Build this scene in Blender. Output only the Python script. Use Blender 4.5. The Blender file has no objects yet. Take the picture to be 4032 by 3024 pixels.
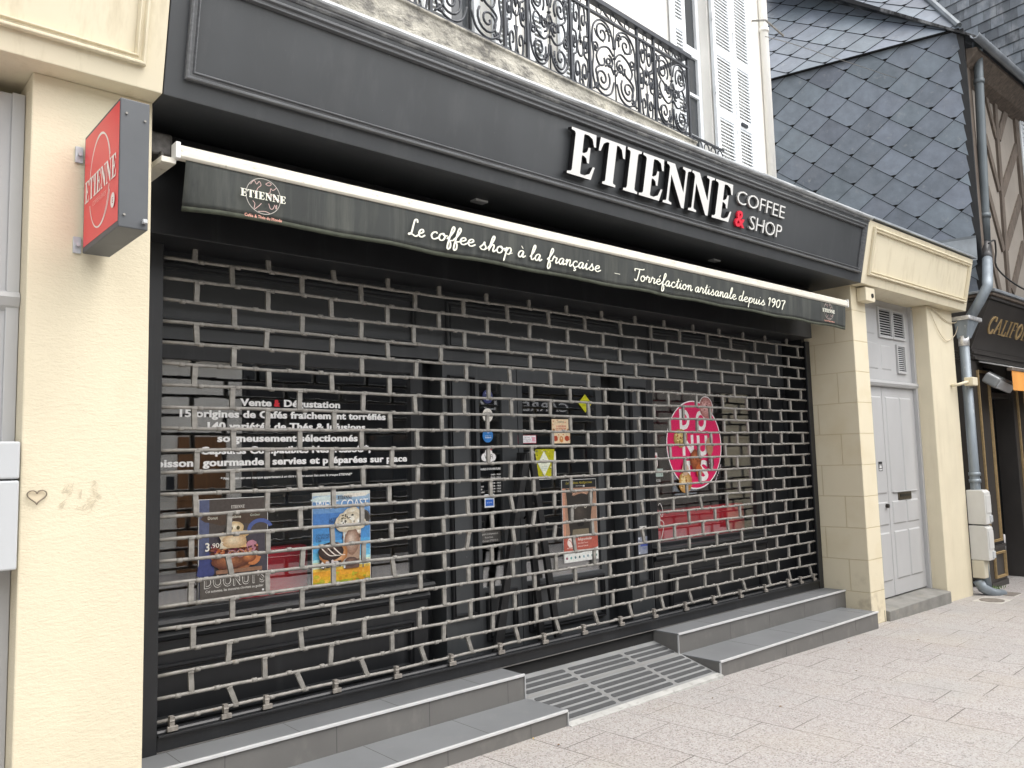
import bpy, bmesh, math, random
from mathutils import Vector, Matrix
random.seed(7)
SC = bpy.context.scene
COL = SC.collection
R = math.radians

# ------------------------------------------------------------------ camera
def make_camera():
    yaw, pit, rol = R(41.636), R(5.433), R(-1.525)
    f = Vector((math.sin(yaw)*math.cos(pit), math.cos(yaw)*math.cos(pit), math.sin(pit)))
    r0 = Vector((math.cos(yaw), -math.sin(yaw), 0)); u0 = r0.cross(f)
    r = math.cos(rol)*r0 + math.sin(rol)*u0
    u = -math.sin(rol)*r0 + math.cos(rol)*u0
    cd = bpy.data.cameras.new('camera'); co = bpy.data.objects.new('camera', cd); COL.objects.link(co)
    m = Matrix.Identity(4)
    for i in range(3):
        m[i][0], m[i][1], m[i][2] = r[i], u[i], -f[i]
    m[2][3] = 1.6
    co.matrix_world = m
    cd.sensor_fit = 'HORIZONTAL'; cd.sensor_width = 36; cd.lens = 36*3188.76/4032
    cd.clip_start = .05; cd.clip_end = 500
    SC.camera = co
make_camera()

# ------------------------------------------------------------------ light
SUN_EL, SUN_AZ = R(62), R(148)      # azimuth from +y towards +x
W = bpy.data.worlds.new('World'); SC.world = W; W.use_nodes = True
wn = W.node_tree.nodes; wl = W.node_tree.links
bg = wn['Background']; sky = wn.new('ShaderNodeTexSky'); sky.sky_type = 'NISHITA'
sky.sun_disc = False; sky.sun_elevation = SUN_EL; sky.sun_rotation = SUN_AZ
sky.air_density = 1.0; sky.dust_density = 4.0; sky.ozone_density = 1.0
hs = wn.new('ShaderNodeHueSaturation'); hs.inputs['Saturation'].default_value = .3
wl.new(sky.outputs[0], hs.inputs['Color']); wl.new(hs.outputs[0], bg.inputs[0])
bg.inputs[1].default_value = .15
sd = bpy.data.lights.new('sun', 'SUN'); sd.energy = 1.5; sd.angle = R(120); sd.color = (1, .965, .91)
so = bpy.data.objects.new('sun', sd); COL.objects.link(so)
dv = Vector((math.sin(SUN_AZ)*math.cos(SUN_EL), math.cos(SUN_AZ)*math.cos(SUN_EL), math.sin(SUN_EL)))
so.rotation_euler = dv.to_track_quat('Z', 'Y').to_euler()
vs = SC.view_settings; vs.view_transform = 'Standard'; vs.look = 'None'; vs.exposure = 1.2; vs.gamma = 1.0
SC.cycles.max_bounces = 10; SC.cycles.transparent_max_bounces = 16; SC.cycles.caustics_reflective = False
SC.cycles.use_denoising = True

# ------------------------------------------------------------------ materials
def lin(c):
    return tuple((x/12.92 if x <= .04045 else ((x+.055)/1.055)**2.4) for x in c)
def hexc(h):
    return lin(tuple(int(h[i:i+2], 16)/255 for i in (0, 2, 4)))
MATS = {}
def mat(name, col, rough=.6, metal=0., var=None, bump=None, bump2=None, stain=None, spec=.5, attr=None, streak=None, sr=(.55, .8)):
    """var=(scale, amount); bump=(scale xyz or float, strength, dist); stain=(scale, lo, hi, colour, amount); streak=(colour, amount)"""
    if name in MATS: return MATS[name]
    m = bpy.data.materials.new(name); m.use_nodes = True; MATS[name] = m
    n = m.node_tree.nodes; l = m.node_tree.links; b = n['Principled BSDF']
    b.inputs['Roughness'].default_value = rough; b.inputs['Metallic'].default_value = metal
    b.inputs['Specular IOR Level'].default_value = spec
    geo = n.new('ShaderNodeNewGeometry')
    def mapped(s):
        mp = n.new('ShaderNodeMapping'); l.new(geo.outputs['Position'], mp.inputs[0])
        mp.inputs['Scale'].default_value = s if isinstance(s, tuple) else (s, s, s)
        return mp.outputs[0]
    def noise(s, det=4, ro=.55):
        t = n.new('ShaderNodeTexNoise'); t.inputs['Scale'].default_value = 1; t.inputs['Detail'].default_value = det
        t.inputs['Roughness'].default_value = ro; l.new(mapped(s), t.inputs['Vector']); return t.outputs['Fac']
    def ramp(fac, a, c):
        r = n.new('ShaderNodeMapRange'); r.inputs['From Min'].default_value = a; r.inputs['From Max'].default_value = c
        l.new(fac, r.inputs['Value']); return r.outputs[0]
    def mix(fac, a, c, mode='MIX'):
        x = n.new('ShaderNodeMix'); x.data_type = 'RGBA'; x.blend_type = mode
        if isinstance(fac, float): x.inputs[0].default_value = fac
        else: l.new(fac, x.inputs[0])
        for i, v in ((6, a), (7, c)):
            if isinstance(v, tuple): x.inputs[i].default_value = (*v[:3], 1)
            else: l.new(v, x.inputs[i])
        return x.outputs[2]
    def scaled(fac, k):
        q = n.new('ShaderNodeMath'); q.operation = 'MULTIPLY'; l.new(fac, q.inputs[0]); q.inputs[1].default_value = k; return q.outputs[0]
    c = tuple(col)
    if attr:
        a = n.new('ShaderNodeAttribute'); a.attribute_name = attr; c = a.outputs['Color']
    if var:
        s, am = var
        if attr:
            g = mix(ramp(noise(s), .25, .75), (1-am,)*3, (1+am,)*3); c = mix(1.0, c, g, 'MULTIPLY')
        else:
            c = mix(ramp(noise(s), .25, .75), tuple(x*(1-am) for x in col), tuple(min(1, x*(1+am)) for x in col))
    for st in ([stain] if isinstance(stain, tuple) else (stain or [])):
        s, lo, hi, sc, am = st
        c = mix(scaled(ramp(noise(s, 6, .65), lo, hi), am), c, tuple(sc))
    if streak:
        sc, am = streak
        c = mix(scaled(ramp(noise((9, 9, .6), 5, .7), *sr), am), c, tuple(sc))
    if isinstance(c, tuple): b.inputs['Base Color'].default_value = (*c[:3], 1)
    else: l.new(c, b.inputs['Base Color'])
    prev = None
    for bp in (bump, bump2):
        if not bp: continue
        bn = n.new('ShaderNodeBump'); bn.inputs['Strength'].default_value = bp[1]; bn.inputs['Distance'].default_value = bp[2]
        l.new(noise(bp[0], 5, .6), bn.inputs['Height'])
        if prev: l.new(prev, bn.inputs['Normal'])
        prev = bn.outputs[0]
    if prev: l.new(prev, b.inputs['Normal'])
    return m

CREAM = (.68, .615, .462)
M_stucco = mat('cream_stucco', CREAM, .9, var=((2, 2, 1.2), .05), bump=((55, 55, 130), .5, .005), bump2=((12, 12, 20), .4, .006),
               stain=[((3, 3, 1.3), .62, .85, (.52, .43, .26), .35), ((40, 40, 40), .72, .8, (.45, .38, .25), .25)], spec=.2)
M_cream = mat('cream_paint', CREAM, .7, var=((3, 3, 3), .05), bump=((40, 40, 40), .25, .003),
              stain=[((2.5, 2.5, 1), .58, .8, (.56, .46, .27), .35), ((14, 14, 14), .7, .78, (.4, .33, .22), .35)], streak=((.45, .38, .25), .25), spec=.3)
M_creamwood = mat('cream_woodwork', (.69, .625, .468), .55, var=((3, 3, 3), .04), streak=((.40, .33, .20), .45), sr=(.52, .74), spec=.4)
M_black = mat('black_paint', (.0125, .0135, .0155), .42, var=((4, 4, 4), .25), streak=((.05, .052, .055), .5), bump=((8, 8, 8), .08, .004),
              stain=((90, 90, 90), .76, .8, (.3, .3, .3), .5))
M_fascia = mat('anthracite_paint', (.050, .054, .058), .40, var=((1.5, 1.5, 1.5), .2), streak=((.085, .088, .09), .45), bump=((5, 5, 5), .06, .004),
               stain=[((60, 60, 60), .71, .75, (.33, .33, .33), .6), ((4, 4, 1.2), .55, .75, (.075, .078, .08), .6)])
M_cornice = mat('weathered_grey_moulding', (.10, .105, .11), .45, var=((6, 30, 30), .4), stain=((8, 8, 8), .5, .7, (.4, .4, .38), .6))
M_zinc = mat('zinc', (.36, .39, .42), .45, metal=.6, var=((4, 4, 2), .25), stain=((7, 7, 3), .6, .75, (.6, .6, .6), .5))
M_pipe = mat('grey_zinc_pipe', (.235, .27, .30), .5, metal=.35, var=((9, 9, 3), .2), stain=((20, 20, 9), .64, .72, (.6, .62, .62), .6))
M_galv = mat('galvanised_rod', (.25, .24, .22), .62, metal=.2, var=((30, 30, 30), .3), stain=((25, 25, 25), .6, .72, (.22, .17, .12), .5), bump=((90, 90, 90), .2, .002))
M_clip = mat('dull_clip', (.27, .25, .225), .55, metal=.4, var=((40, 40, 40), .35))
M_glass = None
M_canvas = mat('black_canvas', (.032, .036, .034), .75, var=((3, 3, 1), .3), streak=((.085, .09, .078), .75), sr=(.48, .70), bump=((300, 300, 300), .25, .001),
               stain=[((6, 6, .9), .5, .75, (.075, .08, .065), .8)])
M_hem = mat('mossy_canvas_hem', (.046, .052, .036), .9, var=((20, 20, 20), .3))
M_darkcloth = mat('dark_awning_cloth', (.018, .017, .014), .9, var=((5, 5, 5), .3))
M_bar = mat('dirty_cream_aluminium', (.72, .69, .60), .45, var=((8, 8, 30), .1), stain=[((30, 30, 60), .6, .7, (.35, .30, .22), .6)])
M_white = mat('white_paint', (.82, .82, .80), .5, var=((20, 20, 20), .04))
M_letter = mat('white_letter_face', (.72, .72, .70), .45, var=((5, 5, 5), .03))
M_redletter = mat('red_letter_face', (.72, .02, .05), .4)
M_ltrside = mat('black_letter_return', (.01, .01, .011), .5)
M_greydoor = mat('pale_grey_paint', (.43, .433, .435), .5, var=((3, 3, 1), .06), stain=[((6, 6, 2), .62, .8, (.34, .35, .36), .4), ((30, 30, 12), .72, .78, (.2, .2, .2), .35)], bump=((40, 40, 6), .12, .002))
M_lgrey = mat('grey_plastic', (.50, .52, .535), .35, var=((3, 3, 3), .03))
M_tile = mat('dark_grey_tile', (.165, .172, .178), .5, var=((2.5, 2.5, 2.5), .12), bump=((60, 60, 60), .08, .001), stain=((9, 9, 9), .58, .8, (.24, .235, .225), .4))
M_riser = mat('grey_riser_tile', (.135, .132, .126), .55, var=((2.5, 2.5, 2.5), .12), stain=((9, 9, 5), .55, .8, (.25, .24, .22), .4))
M_alu = mat('aluminium_nosing', (.58, .585, .59), .4, metal=.15, var=((12, 12, 12), .08))
M_grip = mat('black_grip_strip', (.060, .062, .064), .85, var=((30, 30, 30), .2), bump=((250, 250, 250), .5, .001), stain=((14, 14, 14), .63, .72, (.15, .15, .15), .5))
M_rampmetal = mat('grey_ramp_tile', (.235, .24, .24), .45, var=((4, 4, 4), .15), stain=((10, 10, 10), .55, .75, (.32, .31, .28), .5))
M_iron = mat('wrought_iron', (.028, .032, .040), .42, metal=.2, var=((20, 20, 20), .25), stain=((60, 60, 60), .62, .75, (.13, .14, .15), .6))
M_house = mat('white_render', (.83, .81, .76), .85, var=((2, 2, 1), .05), bump=((40, 40, 40), .25, .003), streak=((.6, .57, .5), .35))
M_stone = mat('weathered_stone', (.43, .41, .355), .9, var=((5, 5, 9), .4), bump=((25, 25, 40), .9, .02), bump2=((90, 90, 90), .6, .006),
              stain=[((7, 7, 12), .48, .62, (.135, .13, .12), .85), ((5, 5, 5), .55, .72, (.66, .62, .50), .6)], spec=.2)
M_volet = mat('white_shutter_paint', (.80, .83, .85), .5, var=((4, 4, 4), .04))
M_slate = mat('slate', (.13, .15, .18), .42, attr='tint', var=((6, 6, 6), .18), bump=((20, 20, 20), .25, .006), bump2=((5, 5, 5), .2, .010),
              stain=[((9, 9, 9), .60, .74, (.30, .31, .31), .55), ((2, 2, 2), .55, .7, (.19, .21, .24), .5)])
M_slateold = mat('old_slate', (.2, .22, .24), .5, attr='tint', var=((8, 8, 4), .3), stain=[((3, 3, 1.2), .52, .7, (.50, .51, .52), .6)], bump=((20, 20, 20), .3, .01))
M_dark = mat('shadow_gap', (.012, .012, .012), .9)
M_timber = mat('old_timber', (.125, .10, .08), .85, var=((18, 18, 3), .4), bump=((60, 60, 5), .8, .008), stain=((8, 8, 3), .55, .75, (.22, .18, .145), .6))
M_plaster = mat('old_plaster', (.29, .26, .225), .9, var=((3, 3, 2), .12), bump=((30, 30, 30), .5, .006), stain=((4, 4, 2), .58, .75, (.26, .225, .185), .5))
M_calif = mat('black_brown_paint', (.042, .038, .035), .45, var=((4, 4, 2), .2))
M_gold = mat('dull_gold', (.42, .30, .15), .5, metal=.3, var=((30, 30, 30), .2))
M_orange = mat('orange_canvas', (.78, .34, .075), .8, var=((4, 4, 2), .15), streak=((.55, .22, .05), .4))
M_red = mat('red_leatherette', (.80, .018, .045), .4, var=((3, 3, 3), .15))
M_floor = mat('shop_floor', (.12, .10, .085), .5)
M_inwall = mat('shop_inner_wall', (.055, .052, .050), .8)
M_inwood = mat('shop_wood', (.18, .11, .06), .5, var=((20, 3, 3), .3))
M_leaf = mat('dry_leaf', (.20, .11, .05), .8)
M_weed = mat('weed_green', (.09, .17, .04), .7)
M_cable = mat('cream_cable', (.55, .48, .35), .6)
M_bcable = mat('black_cable', (.02, .02, .02), .5)
M_cast = mat('cast_iron', (.17, .15, .13), .7, var=((30, 30, 30), .3), bump=((120, 120, 120), .5, .003))
M_cement = mat('cement', (.42, .40, .37), .9, var=((9, 9, 9), .2), bump=((70, 70, 70), .4, .004))
M_stepstone = mat('bluestone_step', (.21, .205, .19), .75, var=((6, 6, 6), .25), bump=((50, 50, 50), .4, .004), stain=((5, 5, 9), .55, .75, (.34, .32, .26), .6))

def make_glass():
    m = bpy.data.materials.new('window_glass'); m.use_nodes = True; n = m.node_tree.nodes; l = m.node_tree.links
    n.remove(n['Principled BSDF']); out = n['Material Output']
    tr = n.new('ShaderNodeBsdfTransparent'); tr.inputs[0].default_value = (.97, .98, .98, 1)
    gl = n.new('ShaderNodeBsdfGlossy'); gl.inputs['Roughness'].default_value = .01; gl.inputs[0].default_value = (.95, .97, 1, 1)
    lw = n.new('ShaderNodeLayerWeight'); lw.inputs[0].default_value = .5
    pw = n.new('ShaderNodeMath'); pw.operation = 'POWER'; pw.inputs[1].default_value = 5; l.new(lw.outputs['Facing'], pw.inputs[0])
    fr = n.new('ShaderNodeMath'); fr.operation = 'MULTIPLY_ADD'; fr.inputs[1].default_value = .80; fr.inputs[2].default_value = .20; l.new(pw.outputs[0], fr.inputs[0])
    mx = n.new('ShaderNodeMixShader'); l.new(fr.outputs[0], mx.inputs[0]); l.new(tr.outputs[0], mx.inputs[1]); l.new(gl.outputs[0], mx.inputs[2])
    l.new(mx.outputs[0], out.inputs[0]); return m
M_glass = make_glass()

def make_paving():
    m = bpy.data.materials.new('granite_paving'); m.use_nodes = True; n = m.node_tree.nodes; l = m.node_tree.links; b = n['Principled BSDF']
    geo = n.new('ShaderNodeNewGeometry')
    mp = n.new('ShaderNodeMapping'); mp.vector_type = 'POINT'; l.new(geo.outputs['Position'], mp.inputs[0])
    mp.inputs['Rotation'].default_value = (0, 0, R(-93.5)); mp.inputs['Location'].default_value = (.06, 0.125, 0)
    br = n.new('ShaderNodeTexBrick'); l.new(mp.outputs[0], br.inputs['Vector'])
    br.offset = .68; br.offset_frequency = 2; br.squash = 1
    for k, v in (('Scale', 1), ('Mortar Size', .0034), ('Mortar Smooth', .3), ('Bias', 0), ('Brick Width', .60), ('Row Height', .373)): br.inputs[k].default_value = v
    br.inputs['Color1'].default_value = (.342, .320, .309, 1); br.inputs['Color2'].default_value = (.368, .352, .338, 1); br.inputs['Mortar'].default_value = (.18, .165, .15, 1)
    def nz(s, d=3, r=.6):
        t = n.new('ShaderNodeTexNoise'); t.inputs['Scale'].default_value = s; t.inputs['Detail'].default_value = d; t.inputs['Roughness'].default_value = r
        l.new(geo.outputs['Position'], t.inputs['Vector']); return t.outputs['Fac']
    def mr(f, a, c, d=0., e=1.):
        r = n.new('ShaderNodeMapRange'); l.new(f, r.inputs[0])
        for i, v in enumerate((a, c, d, e)): r.inputs[i+1].default_value = v
        return r.outputs[0]
    def mix(f, a, c, mode='MIX'):
        x = n.new('ShaderNodeMix'); x.data_type = 'RGBA'; x.blend_type = mode; l.new(f, x.inputs[0]) if not isinstance(f, float) else setattr(x.inputs[0], 'default_value', f)
        for i, v in ((6, a), (7, c)):
            if isinstance(v, tuple): x.inputs[i].default_value = (*v, 1)
            else: l.new(v, x.inputs[i])
        return x.outputs[2]
    vo = n.new('ShaderNodeTexVoronoi'); vo.inputs['Scale'].default_value = 130; l.new(geo.outputs['Position'], vo.inputs['Vector'])
    sp = n.new('ShaderNodeSeparateColor'); l.new(vo.outputs['Color'], sp.inputs[0])
    c = br.outputs['Color']
    c = mix(mr(sp.outputs[0], .72, .80), c, (.28, .245, .23))
    c = mix(mr(sp.outputs[1], .74, .82), c, (.42, .405, .385))
    c = mix(mr(sp.outputs[2], .90, .94), c, (.20, .185, .175))
    c = mix(mr(nz(240, 2), .60, .70), c, (.27, .245, .23))
    c = mix(mr(nz(1.1, 4), .50, .68, 0, .22), c, (.36, .32, .255))
    c = mix(mr(nz(.7, 4), .52, .7, 0, .35), c, (.32, .335, .335))
    c = mix(mr(nz(5, 5), .60, .75, 0, .35), c, (.25, .23, .21))
    c = mix(mr(nz(7, 3, .5), .70, .715, 0, .5), c, (.16, .15, .14))
    c = mix(mr(nz(.35, 3), .54, .66, 0, .35), c, (.27, .25, .235))
    jf = n.new('ShaderNodeMath'); jf.operation = 'MULTIPLY'; l.new(br.outputs['Fac'], jf.inputs[0]); l.new(mr(nz(1.6, 2),   .42, .62, .15, 1.), jf.inputs[1])
    c = mix(jf.outputs[0], c, (.11, .10, .09))
    l.new(c, b.inputs['Base Color']); b.inputs['Roughness'].default_value = .75; b.inputs['Specular IOR Level'].default_value = .3
    bp = n.new('ShaderNodeBump'); bp.inputs['Strength'].default_value = .5; bp.inputs['Distance'].default_value = .003; l.new(nz(120, 4), bp.inputs['Height'])
    bp2 = n.new('ShaderNodeBump'); bp2.invert = True; bp2.inputs['Strength'].default_value = .6; bp2.inputs['Distance'].default_value = .006
    l.new(jf.outputs[0], bp2.inputs['Height']); l.new(bp.outputs[0], bp2.inputs['Normal']); l.new(bp2.outputs[0], b.inputs['Normal'])
    return m
M_paving = make_paving()

def make_blockwall():
    """painted wall with scored block joints (front faces and left-facing reveals)"""
    m = bpy.data.materials.new('cream_block_wall'); m.use_nodes = True; n = m.node_tree.nodes; l = m.node_tree.links; b = n['Principled BSDF']
    geo = n.new('ShaderNodeNewGeometry'); sp = n.new('ShaderNodeSeparateXYZ'); l.new(geo.outputs['Position'], sp.inputs[0])
    ad = n.new('ShaderNodeMath'); ad.operation = 'MULTIPLY_ADD'; l.new(sp.outputs[1], ad.inputs[0]); ad.inputs[1].default_value = -1.; ad.inputs[2].default_value = 4.12
    fl = n.new('ShaderNodeMath'); fl.operation = 'ADD'; l.new(sp.outputs[2], fl.inputs[0]); fl.inputs[1].default_value = -.24 + 3.08
    cb = n.new('ShaderNodeCombineXYZ'); l.new(ad.outputs[0], cb.inputs[0]); l.new(fl.outputs[0], cb.inputs[1])
    br = n.new('ShaderNodeTexBrick'); l.new(cb.outputs[0], br.inputs['Vector']); br.offset = .47; br.offset_frequency = 2
    for k, v in (('Scale', 1), ('Mortar Size', .0045), ('Mortar Smooth', .4), ('Bias', 0), ('Brick Width', .425), ('Row Height', .308)): br.inputs[k].default_value = v
    t = n.new('ShaderNodeTexNoise'); t.inputs['Scale'].default_value = 3; t.inputs['Detail'].default_value = 6; l.new(geo.outputs['Position'], t.inputs['Vector'])
    mr = n.new('ShaderNodeMapRange'); mr.inputs[1].default_value = .5; mr.inputs[2].default_value = .8; mr.inputs[4].default_value = .5; l.new(t.outputs[0], mr.inputs[0])
    mz = n.new('ShaderNodeMapRange'); mz.inputs[1].default_value = .55; mz.inputs[2].default_value = .1; l.new(sp.outputs[2], mz.inputs[0])
    t2 = n.new('ShaderNodeTexNoise'); t2.inputs['Scale'].default_value = 9; t2.inputs['Detail'].default_value = 6; l.new(geo.outputs['Position'], t2.inputs['Vector'])
    mr2 = n.new('ShaderNodeMapRange'); mr2.inputs[1].default_value = .52; mr2.inputs[2].default_value = .66; l.new(t2.outputs[0], mr2.inputs[0])
    mm = n.new('ShaderNodeMath'); mm.operation = 'MULTIPLY'; l.new(mz.outputs[0], mm.inputs[0]); l.new(mr2.outputs[0], mm.inputs[1])
    def mix(f, a, c):
        x = n.new('ShaderNodeMix'); x.data_type = 'RGBA'; l.new(f, x.inputs[0])
        for i, v in ((6, a), (7, c)):
            if isinstance(v, tuple): x.inputs[i].default_value = (*v, 1)
            else: l.new(v, x.inputs[i])
        return x.outputs[2]
    c = mix(mr.outputs[0], CREAM, (.58, .49, .31))
    mk = n.new('ShaderNodeMath'); mk.operation = 'MULTIPLY'; mk.inputs[1].default_value = .5; l.new(mm.outputs[0], mk.inputs[0])
    c = mix(mk.outputs[0], c, (.36, .30, .21))
    jf = n.new('ShaderNodeMath'); jf.operation = 'MULTIPLY'; jf.inputs[1].default_value = .85; l.new(br.outputs['Fac'], jf.inputs[0])
    c = mix(jf.outputs[0], c, (.55, .46, .29))
    l.new(c, b.inputs['Base Color']); b.inputs['Roughness'].default_value = .8; b.inputs['Specular IOR Level'].default_value = .25
    bp = n.new('ShaderNodeBump'); bp.invert = True; bp.inputs['Strength'].default_value = .8; bp.inputs['Distance'].default_value = .006; l.new(br.outputs['Fac'], bp.inputs['Height'])
    bp2 = n.new('ShaderNodeBump'); bp2.inputs['Strength'].default_value = .3; bp2.inputs['Distance'].default_value = .004
    t3 = n.new('ShaderNodeTexNoise'); t3.inputs['Scale'].default_value = 50; l.new(geo.outputs['Position'], t3.inputs['Vector'])
    l.new(t3.outputs[0], bp2.inputs['Height']); l.new(bp.outputs[0], bp2.inputs['Normal']); l.new(bp2.outputs[0], b.inputs['Normal'])
    return m
M_block = make_blockwall()

# ------------------------------------------------------------------ mesh helpers
class MB:
    def __init__(s): s.v = []; s.f = []; s.mi = []; s.tint = []
    def add(s, vs, fs, mi=0, tint=None):
        o = len(s.v); s.v += [tuple(p) for p in vs]
        for f in fs: s.f.append(tuple(i+o for i in f)); s.mi.append(mi); s.tint.append(tint)
        return s
    def box(s, x0, x1, y0, y1, z0, z1, mi=0, M=None):
        vs = [Vector((x, y, z)) for x in (x0, x1) for y in (y0, y1) for z in (z0, z1)]
        if M is not None: vs = [M @ p for p in vs]
        return s.add(vs, [(0, 1, 3, 2), (4, 6, 7, 5), (0, 4, 5, 1), (2, 3, 7, 6), (0, 2, 6, 4), (1, 5, 7, 3)], mi)
    def prism(s, prof, x0, x1, mi=0, M=None):
        """profile of (y, z) run along x; closed"""
        n = len(prof); vs = [Vector((x0, y, z)) for y, z in prof] + [Vector((x1, y, z)) for y, z in prof]
        if M is not None: vs = [M @ p for p in vs]
        fs = [(i, (i+1) % n, n+(i+1) % n, n+i) for i in range(n)] + [tuple(range(n-1, -1, -1)), tuple(range(n, 2*n))]
        return s.add(vs, fs, mi)
    def tube(s, pts, r, k=8, mi=0, cap=True, rs=None):
        pts = [Vector(p) for p in pts]; n = len(pts); vs = []; up = None
        for i, p in enumerate(pts):
            t = (pts[min(i+1, n-1)] - pts[max(i-1, 0)]).normalized()
            if up is None:
                a = Vector((0, 0, 1)) if abs(t.z) < .9 else Vector((0, 1, 0)); up = (a - t*a.dot(t)).normalized()
            else:
                up = (up - t*up.dot(t)); up = up.normalized() if up.length > 1e-6 else Vector((0, 0, 1))
            w = t.cross(up); rr = rs[i] if rs else r
            for j in range(k):
                an = 2*math.pi*j/k; vs.append(p + rr*(math.cos(an)*up + math.sin(an)*w))
        fs = [(i*k+j, i*k+(j+1) % k, (i+1)*k+(j+1) % k, (i+1)*k+j) for i in range(n-1) for j in range(k)]
        if cap: fs += [tuple(range(k-1, -1, -1)), tuple(range((n-1)*k, n*k))]
        return s.add(vs, fs, mi)
    def build(s, name, m, parent=None, bevel=0, smooth=False, seg=2):
        me = bpy.data.meshes.new(name); me.from_pydata(s.v, [], s.f)
        for x in (m if isinstance(m, (list, tuple)) else [m]): me.materials.append(x)
        me.polygons.foreach_set('material_index', s.mi)
        if any(t is not None for t in s.tint):
            ca = me.color_attributes.new('tint', 'FLOAT_COLOR', 'CORNER')
            for p in me.polygons:
                t = s.tint[p.index] or (.2, .2, .2)
                for li in p.loop_indices: ca.data[li].color = (*t, 1)
        bm = bmesh.new(); bm.from_mesh(me); bmesh.ops.recalc_face_normals(bm, faces=bm.faces) if not getattr(s, 'flat', False) else None
        bm.to_mesh(me); bm.free()
        if smooth: me.polygons.foreach_set('use_smooth', [True]*len(me.polygons))
        me.update()
        o = bpy.data.objects.new(name, me); COL.objects.link(o)
        if parent is not None: put(o, parent)
        if bevel:
            md = o.modifiers.new('bevel', 'BEVEL'); md.width = bevel; md.segments = seg; md.limit_method = 'ANGLE'; md.angle_limit = R(40)
        return o
def put(o, parent):
    """world-coordinate mesh under a parent that may sit at its own base"""
    w = Vector((0, 0, 0)); p = parent
    while p is not None: w += p.location; p = p.parent
    o.parent = parent; o.location = -w
def tag(o, label=None, cat=None, group=None, kind=None):
    if label: o['label'] = label
    if cat: o['category'] = cat
    if group: o['group'] = group
    if kind: o['kind'] = kind
    return o
def thing(name, label, cat, loc, group=None):
    o = bpy.data.objects.new(name, None); o.empty_display_size = .1; COL.objects.link(o); o.location = loc
    return tag(o, label, cat, group)
def one(o, label, cat, group=None): return tag(o, label, cat, group)

# flat printed graphics on a plane
FM = {}
def flatmat(c, rough=.5):
    return mat('print_'+c, hexc(c), rough, var=((75, 75, 75), .20))
TXT = {}
_tc = bpy.data.curves.new('text_tmp', 'FONT'); _tc.resolution_u = 3
_to = bpy.data.objects.new('text_tmp', _tc); COL.objects.link(_to)
def textmesh(body, bold=0., shear=0.):
    k = (body, bold, shear)
    if k not in TXT:
        _tc.body = body; _tc.offset = bold; _tc.shear = shear; _tc.space_character = 1+1.6*max(0, bold)
        dg = bpy.context.evaluated_depsgraph_get(); dg.update()
        me = bpy.data.meshes.new_from_object(_to.evaluated_get(dg))
        vs = [(v.co.x, v.co.y) for v in me.vertices]; fs = [tuple(p.vertices) for p in me.polygons]
        bpy.data.meshes.remove(me); TXT[k] = (vs, fs)
    return TXT[k]
GLY = {
 'E': ([(0,0),(.72,0),(.80,.29),(.74,.29),(.66,.12),(.52,.06),(.40,.06),(.38,.09),(.38,.47),(.44,.47),(.52,.43),(.55,.34),(.61,.34),(.61,.68),(.55,.68),(.52,.58),(.44,.53),(.38,.53),(.38,.91),(.40,.94),(.52,.94),(.64,.89),(.71,.73),(.77,.73),(.74,1),(0,1),(0,.95),(.10,.93),(.13,.89),(.13,.11),(.10,.07),(0,.05)], .86),
 'T': ([(.22,0),(.64,0),(.64,.05),(.56,.07),(.55,.11),(.55,.94),(.62,.94),(.72,.88),(.79,.70),(.85,.70),(.83,1),(.02,1),(0,.70),(.06,.70),(.13,.88),(.23,.94),(.30,.94),(.30,.11),(.29,.07),(.22,.05)], .90),
 'I': ([(0,0),(.48,0),(.48,.05),(.39,.07),(.37,.11),(.37,.89),(.39,.93),(.48,.95),(.48,1),(0,1),(0,.95),(.09,.93),(.11,.89),(.11,.11),(.09,.07),(0,.05)], .54),
 'N': ([(0,0),(.32,0),(.32,.05),(.22,.07),(.20,.11),(.20,.72),(.70,0),(.80,0),(.80,.89),(.82,.93),(.92,.95),(.92,1),(.60,1),(.60,.95),(.70,.93),(.72,.89),(.72,.38),(.29,1),(0,1),(0,.95),(.08,.93),(.12,.88),(.12,.11),(.10,.07),(0,.05)], .97)}
def etienne():
    x = 0; out = []
    for ch in 'ETIENNE':
        g, w = GLY[ch]; out.append([(x+a, b) for a, b in g]); x += w
    return out, x-.06
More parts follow.
